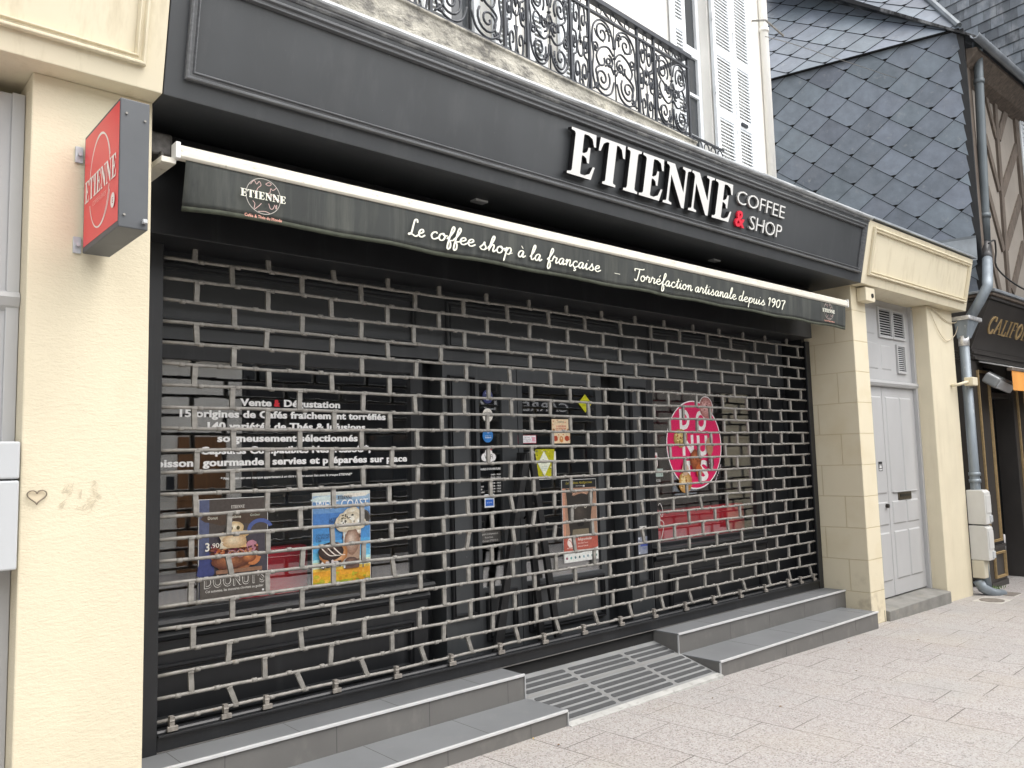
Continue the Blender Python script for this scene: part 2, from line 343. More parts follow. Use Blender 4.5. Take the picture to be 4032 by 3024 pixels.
class Flat(MB):
    """coloured shapes laid on a plane: origin o, in-plane axes ex, ey; each new shape lies a hair above the last"""
    flat = True
    def __init__(s, o, ex, ey, step=.00025):
        MB.__init__(s); s.o = Vector(o); s.ex = Vector(ex).normalized(); s.ey = Vector(ey).normalized(); s.n = s.ex.cross(s.ey); s.h = step; s.st = step; s.mats = []
    def _m(s, c):
        m = flatmat(c) if isinstance(c, str) else c
        if m not in s.mats: s.mats.append(m)
        return s.mats.index(m)
    def P(s, x, y, h=None): return s.o + s.ex*x + s.ey*y + s.n*(s.h if h is None else h)
    def poly(s, pts, c):
        s.add([s.P(*p) for p in pts], [tuple(range(len(pts)))], s._m(c)); s.h += s.st; return s
    def rect(s, x0, y0, x1, y1, c): return s.poly([(x0, y0), (x1, y0), (x1, y1), (x0, y1)], c)
    def ell(s, x, y, rx, ry, c, k=28, rot=0):
        cs, sn = math.cos(rot), math.sin(rot)
        return s.poly([(x+rx*math.cos(a)*cs-ry*math.sin(a)*sn, y+rx*math.cos(a)*sn+ry*math.sin(a)*cs) for a in [2*math.pi*i/k for i in range(k)]], c)
    def blob(s, x, y, rx, ry, c, k=18, j=.2, seed=1):
        rg = random.Random(seed); return s.poly([(x+rx*math.cos(a)*(1+rg.uniform(-j, j)), y+ry*math.sin(a)*(1+rg.uniform(-j, j))) for a in [2*math.pi*i/k for i in range(k)]], c)
    def shade(s, x, y, rx, ry, c0, c1, n=6, dx=.25, dy=.3, k=20, j=.06, seed=1):
        """a rounded form printed in n nested tones from rim c0 to highlight c1"""
        a = [int(c0[i:i+2], 16) for i in (0, 2, 4)]; b = [int(c1[i:i+2], 16) for i in (0, 2, 4)]
        for i in range(n):
            t = i/(n-1); q = 1-.82*t; col = ''.join('%02x' % int(a[m_]+(b[m_]-a[m_])*t) for m_ in range(3))
            s.blob(x-rx*dx*t*.6, y+ry*dy*t*.6, rx*q, ry*q, col, k, j, seed)
        return s
    def ring(s, x, y, rx, ry, w, c, a0=0, a1=360, k=40):
        vs = []; n = k
        for i in range(n+1):
            a = R(a0+(a1-a0)*i/n)
            vs += [s.P(x+(rx-w/2)*math.cos(a), y+(ry-w/2)*math.sin(a)), s.P(x+(rx+w/2)*math.cos(a), y+(ry+w/2)*math.sin(a))]
        s.add(vs, [(2*i, 2*i+1, 2*i+3, 2*i+2) for i in range(n)], s._m(c)); s.h += s.st; return s
    def text(s, body, x, y, c, w=None, h=None, bold=0., shear=0., align='c', rot=0):
        """fit to width w and/or cap height h; x by align, y = baseline"""
        vs, fs = textmesh(body, bold, shear)
        if not vs: return s
        x0 = min(p[0] for p in vs); x1 = max(p[0] for p in vs)
        if h is None: ky = kx = w/(x1-x0)
        else:
            ky = h/.72; kx = ky if w is None else w/(x1-x0)
        W_ = (x1-x0)*kx; ox = x - (W_/2 if align == 'c' else (W_ if align == 'r' else 0))
        cs, sn = math.cos(rot), math.sin(rot); pts = []
        for a, b in vs:
            px, py = ox+(a-x0)*kx-x, b*ky
            pts.append(s.P(x+px*cs-py*sn, y+px*sn+py*cs))
        s.add(pts, fs, s._m(c)); s.h += s.st; return s
    def etienne(s, x, y, w, h, c, shear=0.):
        gl, tot = etienne()
        for g in gl: s.poly([(x-w/2+(a/tot)*w+shear*b*h, y+b*h) for a, b in g], c)
        return s
    def stroke(s, pts, w, c, smooth=True, taper=True):
        if smooth and len(pts) > 2:
            q = []; p = [pts[0]]+list(pts)+[pts[-1]]
            for i in range(1, len(p)-2):
                for t in (0, .2, .4, .6, .8):
                    q.append(tuple(.5*((2*p[i][k])+(-p[i-1][k]+p[i+1][k])*t+(2*p[i-1][k]-5*p[i][k]+4*p[i+1][k]-p[i+2][k])*t*t+(-p[i-1][k]+3*p[i][k]-3*p[i+1][k]+p[i+2][k])*t**3) for k in (0, 1)))
            q.append(pts[-1]); pts = q
        vs = []; n = len(pts)
        for i, p in enumerate(pts):
            a = pts[max(i-1, 0)]; b = pts[min(i+1, n-1)]; dx, dy = b[0]-a[0], b[1]-a[1]; L = math.hypot(dx, dy) or 1
            ww = w*.5
            if taper:
                ww *= .62+.55*abs(dy/L)           # broad-nib: down strokes thicker
                if i in (0, n-1): ww *= .55
            hh = s.h+i*1.5e-5
            vs += [s.P(p[0]-dy/L*ww, p[1]+dx/L*ww, hh), s.P(p[0]+dy/L*ww, p[1]-dx/L*ww, hh)]
        s.add(vs, [(2*i, 2*i+1, 2*i+3, 2*i+2) for i in range(n-1)], s._m(c)); s.h += s.st; return s
    def build(s, name, parent=None): return MB.build(s, name, s.mats, parent)
FRONT = ((1, 0, 0), (0, 0, 1))

# ------------------------------------------------------------------ the ground
def gz(x): return -.0175*max(0, x-4.2)
g = MB(); xs = [-40, -10, 0, 2, 4.2, 6, 8, 10, 12, 16, 24, 60]; ys = [-30, -8, -4, 0, 2, 3, 4, 5, 8, 40]
g.add([(x, y, gz(min(x, 20))) for x in xs for y in ys], [(i*len(ys)+j, (i+1)*len(ys)+j, (i+1)*len(ys)+j+1, i*len(ys)+j+1) for i in range(len(xs)-1) for j in range(len(ys)-1)])
tag(g.build('pavement', M_paving), kind='structure')

# ------------------------------------------------------------------ cream ground-floor wall
T = thing('cream_wall', 'cream painted ground floor wall with pillars around the black shopfront and the grey door', 'wall', (1, 3.7, 0))
p = MB().box(.678, 1.155, 3.70, 4.6, -.2, 3.26).build('pillar', M_stucco, T, .006)
tag(p, 'rough stuccoed pillar left of the shutter')
tag(MB().box(7.847, 8.15, 3.70, 4.7, -.2, 3.26).build('pillar', M_block, T, .006), 'smooth pillar scored with block joints')
p = MB().prism([(3.70, -.3), (3.70, 3.26), (4.7, 3.26), (4.7, -.3)], 9.70, 10.445).build('pillar', M_cream, T, .008)
tag(p, 'smooth pillar right of the grey door')
MB().box(-4, .676, 3.98, 4.6, -.2, 3.26).build('recess_wall', M_cream, T)
FS = .2078
def fasprof(back, z0=3.26, z1=3.872): return [(3.582, z0), (3.582-FS*(z1-z0), z1), (back, z1+.03), (back, z0)]
fl = MB().prism(fasprof(4.0), -4, 1.158).build('fascia_box', M_creamwood, T, .004)
fr = MB().prism(fasprof(4.3), 7.831, 10.571).build('fascia_box', M_creamwood, T, .004)
SL = (Vector((0, 3.582, 3.26)), Vector((1, 0, 0)), Vector((0, -FS, 1)).normalized())
def slant(x, v, h=0.):
    n = SL[1].cross(SL[2]); return Vector((x, 3.582, 3.26)) + SL[2]*v + n*h
def moulding(mb, x0, x1, v0, v1, w=.045, M=slant):
    """picture-frame moulding: stepped ridge profile mitred at the corners, all in one strip"""
    prof = [(0, .001), (0, .022), (.006, .030), (.013, .030), (.021, .015), (.030, .015), (.035, .026), (.039, .026), (.045, .008), (.045, .001)]
    k = w/.045; rings = []
    for a, d in prof:
        a *= k
        rings.append([M(x0+a, v0+a, d), M(x1-a, v0+a, d), M(x1-a, v1-a, d), M(x0+a, v1-a, d)])
    vs = [q for r_ in rings for q in r_]; n = len(prof)
    mb.add(vs, [(i*4+j, i*4+(j+1) % 4, (i+1)*4+(j+1) % 4, (i+1)*4+j) for i in range(n-1) for j in range(4)])
m = MB(); moulding(m, -3.2, 1.075, .092, .56); m.build('moulding', M_creamwood, fl)
m = MB(); moulding(m, 7.93, 10.49, .095, .57); m.build('moulding', M_creamwood, fr)
# zinc capping over the right cream box
MB().prism([(3.425, 3.885), (3.425, 3.905), (4.4, 4.02), (4.4, 3.99)], 7.86, 10.62).build('zinc_capping', M_zinc, T)

# ------------------------------------------------------------------ left grey door with post boxes
T = thing('grey_door', 'pale grey panelled door at the left edge beside the stuccoed pillar', 'door', (.2, 3.85, 0))
d = MB().box(-.6, .6755, 3.832, 3.92, -.02, 3.20).build('door_leaf', M_greydoor, T, .004)
MB().prism([(3.831, 2.27), (3.81, 2.29), (3.795, 2.325), (3.81, 2.345), (3.831, 2.355)], -.6, .6755).build('rail', M_greydoor, T)
MB().box(.628, .6755, 3.818, 3.8315, -.02, 3.20).build('frame', M_greydoor, T, .002)
pm = MB()
for v0, v1 in ((.15, 1.10), (2.45, 3.10)): moulding(pm, -.50, .56, v0, v1, .04, lambda x, v, h=0.: Vector((x, 3.832-h, v)))
pm.build('panel_moulding', M_greydoor, d)
T = thing('post_box', 'light grey plastic post box in two parts fixed beside the left door', 'post box', (.4, 3.72, 1.2))
u = MB().box(.12, .668, 3.66, 3.8315, 1.582, 1.728).build('upper_box', M_lgrey, T, .008, seg=3)
MB().box(.12, .668, 3.66, 3.8315, 1.232, 1.576).build('lower_box', M_lgrey, T, .008, seg=3)
MB().box(.50, .585, 3.654, 3.662, 1.60, 1.655).build('grip_recess', mat('grip_grey', (.18, .19, .2), .5), u, .01)

# heart ornament on the left pillar
hp = []
for i in range(41):
    t = 2*math.pi*i/40; hx = 16*math.sin(t)**3; hy = 13*math.cos(t)-5*math.cos(2*t)-2*math.cos(3*t)-math.cos(4*t)
    hp.append((.735+hx*.00215, 3.688, 1.511+hy*.0019))
T = thing('heart_ornament', 'small wire heart hung on the stuccoed pillar', 'ornament', (.735, 3.69, 1.51))
MB().tube(hp, .0028, 6).build('wire_heart', mat('heart_wire', (.24, .20, .15), .4, metal=.5), T, smooth=True)
fx = Flat((.735, 3.6965, 1.511), *FRONT)
fx.poly([((q[0]-.735)*.9, (q[2]-1.511)*.9) for q in hp[:-1]], mat('heart_back', (.72, .62, .45), .6)); fx.build('heart_plate', T)

rg = random.Random(21); f = Flat((.895, 3.6955, 1.50), *FRONT, step=.0001)
for i in range(17):
    x0_, y0_ = rg.uniform(-.07, .07), rg.uniform(-.05, .05)
    f.stroke([(x0_+rg.uniform(-.02, .02), y0_+rg.uniform(-.02, .02)) for _ in range(4)], .0022, mat('pencil_grey', (.53, .475, .355), .9))
tag(f.build('scribble'), 'faint pencil scribble on the stuccoed pillar beside the wire heart', 'graffiti')

# ------------------------------------------------------------------ black shop fascia
T = thing('shop_fascia', 'long anthracite shop fascia with raised white ETIENNE COFFEE & SHOP lettering', 'shop sign', (4.5, 3.5, 3.26))
pn = MB().prism(fasprof(4.3), 1.162, 7.827).build('panel', M_fascia, T, .003)
m = MB(); moulding(m, 1.243, 7.757, .088, .565, .046); m.build('moulding', mat('highlit_moulding_paint', (.125, .13, .135), .38, var=((4, 60, 60), .35)), T)  # moulding paint lightened so its colour carries the sky-lit highlights
prof = [(3.470, 3.838), (3.456, 3.842), (3.448, 3.852), (3.448, 3.864), (3.52, 3.866), (3.52, 3.84)]
MB().prism(prof, 1.163, 7.826).build('cornice', M_cornice, T, .002)
prof = [(3.440, 3.866), (3.426, 3.872), (3.420, 3.884), (3.422, 3.896), (3.432, 3.905), (3.45, 3.908), (4.35, 3.985), (4.35, 3.95), (3.50, 3.868)]
MB().prism(prof, 1.0, 7.855).build('cornice_lip', mat('silvery_lip', (.46, .48, .49), .38, metal=.25, var=((3, 40, 40), .25), stain=((5, 60, 60), .5, .68, (.10, .105, .11), .8)), T, .002)  # zinc-grey lip, its colour raised to paint in the bright highlight line
nrm = SL[1].cross(SL[2])
def extruded(name, poly, face, side, parent, x, v, sx, sv, depth, stand):
    """letter from an outline: dark body, coloured face a little proud of it"""
    mb = MB(); n = len(poly)
    A = [slant(x+a*sx, v+b*sv, stand) for a, b in poly]; B = [slant(x+a*sx, v+b*sv, stand+depth) for a, b in poly]
    mb.add(A+B, [(i, (i+1) % n, n+(i+1) % n, n+i) for i in range(n)] + [tuple(range(n))], 1)
    mb.add(B, [tuple(range(n))], 0)
    return mb.build(name, [face, side], parent)
gl, tot = etienne(); sx = (5.455-3.628)/tot
for g_ in gl:
    extruded('letter', g_, M_letter, M_ltrside, T, 3.628, .178, sx, .292, .035, .012)
def textletters(body, x0, x1, v0, v1, face, bold, depth=.018, stand=.004, gap=1.0):
    """each character of the sign is a letter of its own"""
    tot_, cur, items = 0, 0, []
    for ch in body:
        vs, fs = textmesh(ch, bold); a0 = min(p_[0] for p_ in vs); a1 = max(p_[0] for p_ in vs)
        items.append((vs, fs, a0, a1, cur)); cur += (a1-a0)+.10*gap
    tot_ = cur-.10*gap; k = (x1-x0)/tot_; kv = (v1-v0)/.72
    for vs, fs, a0, a1, c0 in items:
        mb = MB(); n = len(vs)
        A = [slant(x0+(c0+a-a0)*k, v0+b*kv, stand) for a, b in vs]; B = [slant(x0+(c0+a-a0)*k, v0+b*kv, stand+depth) for a, b in vs]
        mb.add(B, fs, 0)
        cnt = {}
        for f in fs:
            for i in range(len(f)):
                e = (f[i], f[(i+1) % len(f)]); cnt[tuple(sorted(e))] = cnt.get(tuple(sorted(e)), []) + [e]
        mb.add(A+B, [(e[0][0], e[0][1], n+e[0][1], n+e[0][0]) for e in cnt.values() if len(e) == 1], 1)
        mb.build('letter', [face, mat('letter_edge_grey', (.30, .30, .29), .5) if body != '&' else face], T)
textletters('COFFEE', 5.548, 6.268, .352, .462, M_letter, -.008)
textletters('SHOP', 5.765, 6.255, .182, .298, M_letter, -.008)
textletters('&', 5.562, 5.695, .178, .308, M_redletter, .02)

for x, y in ((3.21, 3.88), (5.81, 3.90)):
    MB().box(x-.05, x+.05, y-.03, y+.03, 3.246, 3.2595).build('soffit_fitting', M_alu, T, .003)

# ------------------------------------------------------------------ projecting sign on the left pillar
T = thing('projecting_sign', 'red and black box sign reading ETIENNE jutting from the left pillar', 'shop sign', (.93, 3.68, 2.5))
M_case = mat('sign_case', (.075, .082, .09), .5, var=((6, 6, 6), .1), streak=((.14, .15, .16), .5), bump=((6, 6, 6), .1, .004))
case = MB().box(.873, .98, 3.172, 3.668, 2.512, 3.014).build('case', M_case, T, .004)
f = Flat((.8725, 3.42, 2.763), (0, -1, 0), (0, 0, 1))
red = mat('sign_red', (.76, .045, .060), .35, var=((2, 2, 2), .05)); wht = mat('sign_white', (.80, .76, .72), .4)
f.rect(-.236, -.228, .244, .238, red)
for (cx, cy, rx, ry, a0, a1) in ((-.012, .004, .142, .188, 12, 172), (-.006, .0, .148, .186, 20, 165), (-.012, -.004, .142, .186, 202, 345), (-.004, -.008, .150, .184, 206, 338)):
    f.ring(cx, cy, rx, ry, .006, wht, a0, a1)
f.etienne(.0, -.048, .44, .092, wht)
f.text('COFFEE & SHOP', .0, -.088, mat('sign_pink', (.80, .36, .34), .4), w=.19, h=.020)
f.ell(.185, -.135, .026, .030, wht); f.text('E', .185, -.146, 'b04040', h=.022, bold=.02)
f.build('face', T)
for z in (2.517, 2.908):
    b = MB().box(.842, .873, 3.688, 3.699, z, z+.07).build('bracket', mat('bright_galvanised', (.50, .53, .56), .5, metal=.15, var=((20, 20, 20), .15)), T, .002)
    MB().tube([(.858, 3.690, z+.035), (.858, 3.674, z+.035)], .009, 6).build('bolt', MATS['bright_galvanised'], b)
for (x, z) in ((.895, 2.955), (.962, 2.94), (.893, 2.56), (.962, 2.548)):
    MB().tube([(x, 3.173, z), (x, 3.166, z)], .0045, 8).build('screw', M_galv, T)
MB().box(.956, .972, 3.150, 3.171, 2.535, 2.550).build('cable_clip', M_lgrey, T, .002)

# ------------------------------------------------------------------ awning
T = thing('awning', 'retracted black canvas awning with script lettering below the fascia', 'awning', (4.45, 3.66, 2.8))
MB().prism([(3.690, 3.012), (3.655, 3.012), (3.645, 3.022), (3.645, 3.060), (3.660, 3.078), (3.695, 3.080)], 1.262, 7.655).build('front_bar', M_bar, T, .003)
for x0, x1 in ((1.240, 1.262), (7.655, 7.672)):
    MB().box(x0, x1, 3.640, 3.705, 3.008, 3.085).build('end_cap', M_white, T, .004)
# valance: hanging cloth with a gentle wave
vm = MB(); nx, nz = 160, 10; x0, x1 = 1.292, 7.632
def valy(x, t): return 3.662 + t*(.004*math.sin(x*5.1)+.003*math.sin(x*11.7+1)+.0015*math.sin(x*31)) + .012*t*t + (.05*t*max(0, (1.45-x)/.2) if x < 1.45 else 0)
vs_ = [(x0+(x1-x0)*i/nx, valy(x0+(x1-x0)*i/nx, j/nz), 3.014-.224*j/nz-.004*(j/nz)*math.sin(x0+i*.35)) for i in range(nx+1) for j in range(nz+1)]
vm.add(vs_, [(i*(nz+1)+j, (i+1)*(nz+1)+j, (i+1)*(nz+1)+j+1, i*(nz+1)+j+1) for i in range(nx) for j in range(nz-1)], 0)
vm.add([vs_[i*(nz+1)+j] for i in range(nx+1) for j in (nz-1, nz)], [(2*i, 2*i+2, 2*i+3, 2*i+1) for i in range(nx)], 1)
va = vm.build('valance', [M_canvas, M_hem], T, smooth=True)
md = va.modifiers.new('thick', 'SOLIDIFY'); md.thickness = .0025; md.offset = -1
MB().prism([(3.69, 3.074), (3.69, 3.080), (4.06, 3.215), (4.06, 3.205)], 1.30, 7.62).build('roller_cloth', M_darkcloth, T)
MB().tube([(1.22, 4.09, 3.17), (7.72, 4.09, 3.17)], .055, 14).build('roller', M_darkcloth, T, smooth=True)
MB().prism([(3.665, 2.985), (3.665, 3.012), (4.15, 3.04), (4.15, 3.0)], 1.185, 1.25).build('arm', M_bar, T, .003)
br_ = MB().box(1.17, 1.182, 3.80, 4.12, 2.98, 3.24).build('side_bracket', M_bar, T, .003)
gb = MB().box(1.19, 1.30, 3.86, 3.96, 3.085, 3.20).build('gear_box', mat('dirty_grey_metal', (.16, .15, .14), .5, metal=.5, var=((30, 30, 30), .4)), T, .012)
MB().tube([(1.24, 3.845+.02*math.cos(a), 3.07+.025*math.sin(a)) for a in [i*math.pi/6 for i in range(13)]], .006, 6).build('crank_eye', M_galv, gb, smooth=True)

# script lettering
SG = {
'e': ([[(.0,.42),(.38,.50),(.62,.76),(.48,1.0),(.22,.86),(.10,.45),(.26,.06),(.52,.02),(.90,.34)]], .84),
'c': ([[(.62,.80),(.50,1.0),(.24,.86),(.10,.45),(.26,.04),(.50,.02),(.86,.34)]], .80),
'o': ([[(.42,1.0),(.16,.80),(.08,.36),(.26,.0),(.54,.12),(.64,.60),(.46,.98),(.44,.80),(.66,.70),(.90,.80)]], .86),
'f': ([[(.0,.34),(.34,.95),(.60,1.85),(.48,2.25),(.34,1.85),(.26,.6),(.20,-.6),(.30,-1.05),(.50,-.75),(.44,-.1),(.28,.12),(.72,.30)]], .66),
's': ([[(.0,.20),(.28,.70),(.40,1.10),(.44,.80),(.62,.40),(.52,.04),(.24,.02),(.10,.18)], [(.5,.02),(.84,.34)]], .80),
'h': ([[(.0,.34),(.36,1.2),(.50,2.05),(.36,2.2),(.24,1.6),(.16,.0)], [(.17,.25),(.34,.84),(.54,.98),(.60,.70),(.56,.2),(.66,.0),(.90,.34)]], .88),
'p': ([[(.0,.40),(.20,1.0),(.18,.3),(.10,-1.05)], [(.16,.3),(.34,.92),(.56,.98),(.66,.6),(.52,.08),(.26,.06)], [(.5,.08),(.86,.34)]], .84),
'a': ([[(.64,.86),(.42,1.0),(.16,.76),(.08,.32),(.24,.0),(.44,.20),(.62,.92),(.58,.30),(.66,.02),(.94,.34)]], .90),
'l': ([[(.0,.34),(.36,1.2),(.50,2.05),(.34,2.2),(.20,1.4),(.18,.30),(.32,.0),(.62,.34)]], .58),
'r': ([[(.0,.34),(.16,1.08),(.30,.88),(.54,.86),(.46,.36),(.54,.02),(.82,.34)]], .78),
'n': ([[(.0,.60),(.16,1.0),(.18,.5),(.12,.0)], [(.15,.3),(.34,.90),(.54,.98),(.58,.6),(.56,.2),(.66,.0),(.90,.34)]], .88),
'i': ([[(.0,.34),(.20,1.0),(.16,.30),(.28,.0),(.56,.34)], [(.26,1.42),(.30,1.56)]], .52),
'u': ([[(.0,.60),(.16,1.0),(.12,.30),(.26,.0),(.48,.26),(.62,1.0),(.58,.28),(.68,.0),(.94,.34)]], .90),
't': ([[(.0,.34),(.26,1.1),(.34,1.75),(.22,.6),(.28,.04),(.40,.02),(.62,.34)], [(.02,1.22),(.60,1.30)]], .58),
'd': ([[(.64,.86),(.42,1.0),(.16,.76),(.08,.32),(.24,.0),(.46,.24),(.66,1.3),(.72,2.15)], [(.72,2.15),(.60,.6),(.60,.12),(.68,.02),(.94,.34)]], .90),
'L': ([[(.86,1.75),(.76,2.15),(.50,2.0),(.40,1.2),(.30,.30),(.02,.02),(.10,.20),(.50,.10),(.86,-.06),(1.2,.20)]], 1.12),
'T': ([[(.06,1.55),(.02,1.95),(.40,2.0),(1.20,2.05),(1.36,2.25)], [(.72,2.0),(.62,.8),(.50,.02),(.28,-.06),(.16,.22)]], .98),
'-': ([[(.0,.62),(.85,.62)]], .85), ' ': ([], .62),
'1': ([[(.0,1.5),(.26,1.9),(.22,.0)]], .52), '9': ([[(.62,1.5),(.42,1.9),(.12,1.6),(.16,1.1),(.42,1.0),(.62,1.5),(.56,.6),(.30,-.1)]], .82),
'0': ([[(.40,1.9),(.12,1.4),(.12,.5),(.36,.0),(.62,.5),(.64,1.4),(.40,1.9)]], .82), '7': ([[(.0,1.75),(.64,1.9),(.44,.9),(.36,-.3)]], .7)}
def acc(base, extra): return (SG[base][0]+[extra], SG[base][1])
SG['é'] = acc('e', [(.40,1.32),(.62,1.72)]); SG['à'] = acc('a', [(.26,1.72),(.50,1.34)])
SG['ç'] = acc('c', [(.42,.0),(.36,-.22),(.54,-.34),(.44,-.58),(.26,-.52)])
def script(fl_, text, xl, xr, z, xh, wd, c):
    tot_ = sum(SG[ch][1] for ch in text); k = (xr-xl)/tot_; x = xl
    for ch in text:
        for st in SG[ch][0]:
            fl_.stroke([(x+(a+.16*b)*k, z+b*xh) for a, b in st], wd, c)
        x += SG[ch][1]*k
M_ink = mat('cream_lettering', (.80, .80, .68), .7, var=((30, 30, 30), .08))
for word, xl, xr, z, xh, wd in (('Le', 2.505, 2.612, 2.866, .044, .0102), ('coffee', 2.650, 2.975, 2.870, .042, .0102), ('shop', 3.010, 3.270, 2.864, .043, .0102), ('à', 3.316, 3.380, 2.864, .042, .0098), ('la', 3.418, 3.522, 2.862, .043, .0098),
        ('française', 3.568, 4.075, 2.868, .042, .0098), ('-', 4.218, 4.275, 2.855, .042, .010), ('Torréfaction', 4.425, 5.118, 2.862, .042, .0098), ('artisanale', 5.152, 5.715, 2.862, .042, .0098), ('depuis', 5.748, 6.150, 2.862, .042, .0098), ('1907', 6.190, 6.462, 2.866, .038, .012)):
    f = Flat((0, 3.648, 0), *FRONT, step=.00004); script(f, word, xl, xr, z, xh, wd, M_ink); f.build('script_word', va)
def globe(cx, cz, r, kx=1.):
    f = Flat((cx, 3.648, cz), *FRONT, step=.00006); c1 = mat('faded_pink_ink', (.52, .36, .33), .7); w_ = M_ink; wd = r*.035
    f.ring(0, 0, r*kx, r, wd, mat('faded_grey_ink', (.42, .40, .36), .7))
    for pts in ([(-.75,.55),(-.55,.80),(-.40,.62),(-.25,.80),(-.15,.60),(-.32,.42),(-.42,.20),(-.52,.05)], [(.12,.72),(.30,.85),(.45,.78),(.30,.66),(.12,.72)],
                [(.75,.62),(.55,.45),(.42,.52),(.38,.30),(.25,.18),(.40,.10),(.55,.15),(.62,-.05),(.80,.0),(.95,-.1)], [(-.62,-.35),(-.50,-.50),(-.55,-.78)], [(-.52,-.82),(-.30,-.62),(-.12,-.42)],
                [(.30,-.35),(.40,-.62),(.55,-.60),(.66,-.36)], [(.70,-.45),(.78,-.36),(.74,-.58),(.70,-.45)], [(-.30,-.90),(.1,-.84),(.35,-.90)]):
        f.stroke([(a*r*kx, b*r) for a, b in pts], wd, c1, taper=False)
    f.etienne(0, -.19*r, 2.62*r*kx, .42*r, w_)
    f.text('Cafés & Thés du Monde', 0, -1.28*r, mat('salmon_ink', (.75, .36, .28), .7), w=2.15*r*kx, h=.17*r, bold=.012)
    f.build('globe_emblem', va)
globe(1.660, 2.912, .088); globe(7.268, 2.930, .080, 1.12)

# ------------------------------------------------------------------ roller shutter
T = thing('roller_shutter', 'closed see-through brick-pattern roller shutter over the shopfront', 'shutter', (4.5, 4.19, .245))
MB().box(1.20, 7.585, 4.0, 4.30, 2.745, 3.25).build('housing', M_black, T, .004)
for x0, x1 in ((1.20, 1.366), (7.752, 7.835)):
    gr = MB(); gr.prism([(4.165, .246), (4.165, 2.746), (4.182, 2.746), (4.182, .246)], x0, x1); gr.build('guide_rail', M_black, T, .003)
    MB().box(x0 if x0 < 4 else x1-.03, x0+.03 if x0 < 4 else x1, 4.185, 4.26, .246, 2.746).build('guide_channel', M_black, T)
MB().prism([(4.172, .252), (4.172, .340), (4.180, .350), (4.215, .350), (4.215, .252)], 1.368, 7.750).build('bottom_rail', M_black, T, .003)
MB().box(1.368, 7.750, 4.166, 4.20, .2465, .2515).build('rail_seal', mat('rubber_seal', (.12, .115, .11), .8), T)
MB().box(1.368, 7.750, 4.150, 4.171, .322, .334).build('rail_lip', M_black, T, .002)
ROD_Z = [.386] + [.4925+.1095*k for k in range(22)]
rodm = MB(); rodm.tube([(-3.19 + 6.38*i/64, .0015*math.sin(i*.9), .0032*math.sin(i*.31)+.0012*math.sin(i*1.7)) for i in range(65)], .0092, 8)
# sleeves along the rod, one every half pitch
for i in range(33):
    cx = -3.19+.19625*i
    if abs(cx) < 3.18: rodm.tube([(cx-.014, 0, 0), (cx+.014, 0, 0)], .0122, 8)
rod0 = rodm.build('rod', M_galv, T, smooth=True); rodmesh = rod0.data
Tl = T.location
for i, z in enumerate(ROD_Z):
    o = rod0 if i == 0 else rod0.copy()
    if i: COL.objects.link(o); o.parent = T
    o.location = Vector((4.559, 4.19, z)) - Tl; o.rotation_euler = (0, random.Random(i).uniform(-.0008, .0008), math.pi if i % 3 == 1 else 0)
lm = MB(); lm.prism([(-.007, -.046), (-.009, 0), (-.007, .046), (.007, .046), (.007, -.046)], -.013, .013); lm.box(-.0145, .0145, -.0125, .0125, -.054, -.046); lm.box(-.0145, .0145, -.0125, .0125, .046, .054)
link0 = lm.build('link', M_galv, T); linkmesh = link0.data
rg = random.Random(3); L = []
for k in range(23):
    zt = ROD_Z[k+1] if k < 22 else 2.80
    zb = ROD_Z[k]; par = (21-k) % 2
    for i in range(-3, 16):
        x = 2.326 + .3925*i + (.196 if par else 0)
        if not 1.40 < x < 7.72: continue
        tilt = rg.gauss(0, .032)
        if k == 0: tilt = -.36 + rg.uniform(-.06, .06)
        elif k in (4, 5, 6, 7, 8) and rg.random() < .22: tilt = rg.choice((-.22, .2, -.15))
        L.append((x + rg.gauss(0, .007), (zt+zb)/2, zt-zb, tilt))
cam = Vector((0, 0, 1.6))
L.sort(key=lambda q: (Vector((q[0], 4.19, q[1]))-cam).length)
for i, (x, z, h, t) in enumerate(L[:100]):
    o = link0 if i == 0 else link0.copy()
    if i: COL.objects.link(o); o.parent = T
    o.location = Vector((x, 4.19, z)) - Tl; o.rotation_euler = (0, t, 0); o.scale = (1, 1, h/.1095)
rest = MB()
for x, z, h, t in L[100:]:
    Mx = Matrix.Translation((x, 4.19, z)) @ Matrix.Rotation(t, 4, 'Y') @ Matrix.Diagonal((1, 1, h/.1095, 1))
    rest.add([Mx @ v.co for v in linkmesh.vertices], [tuple(p_.vertices) for p_ in linkmesh.polygons])
tag(rest.build('link', M_galv, T), kind='stuff')
cl0 = None
for x in (1.437, 1.704, 1.923, 2.331, 2.736, 3.142, 3.545, 3.946, 4.343, 4.748, 5.15, 5.554, 5.949, 6.357, 6.76, 7.17, 7.399, 7.652):
    if cl0 is None:
        c_ = MB(); c_.box(-.012, .012, -.014, .014, .0, .046); c_.box(-.026, .026, -.024, -.010, -.022, .002); c_.tube([(-.013, 0, .024), (.013, 0, .024)], .0165, 8)
        cl0 = c_.build('clip', M_clip, T, .002); o = cl0
    else:
        o = cl0.copy(); COL.objects.link(o); o.parent = T
    o.location = Vector((x, 4.178, .362)) - Tl

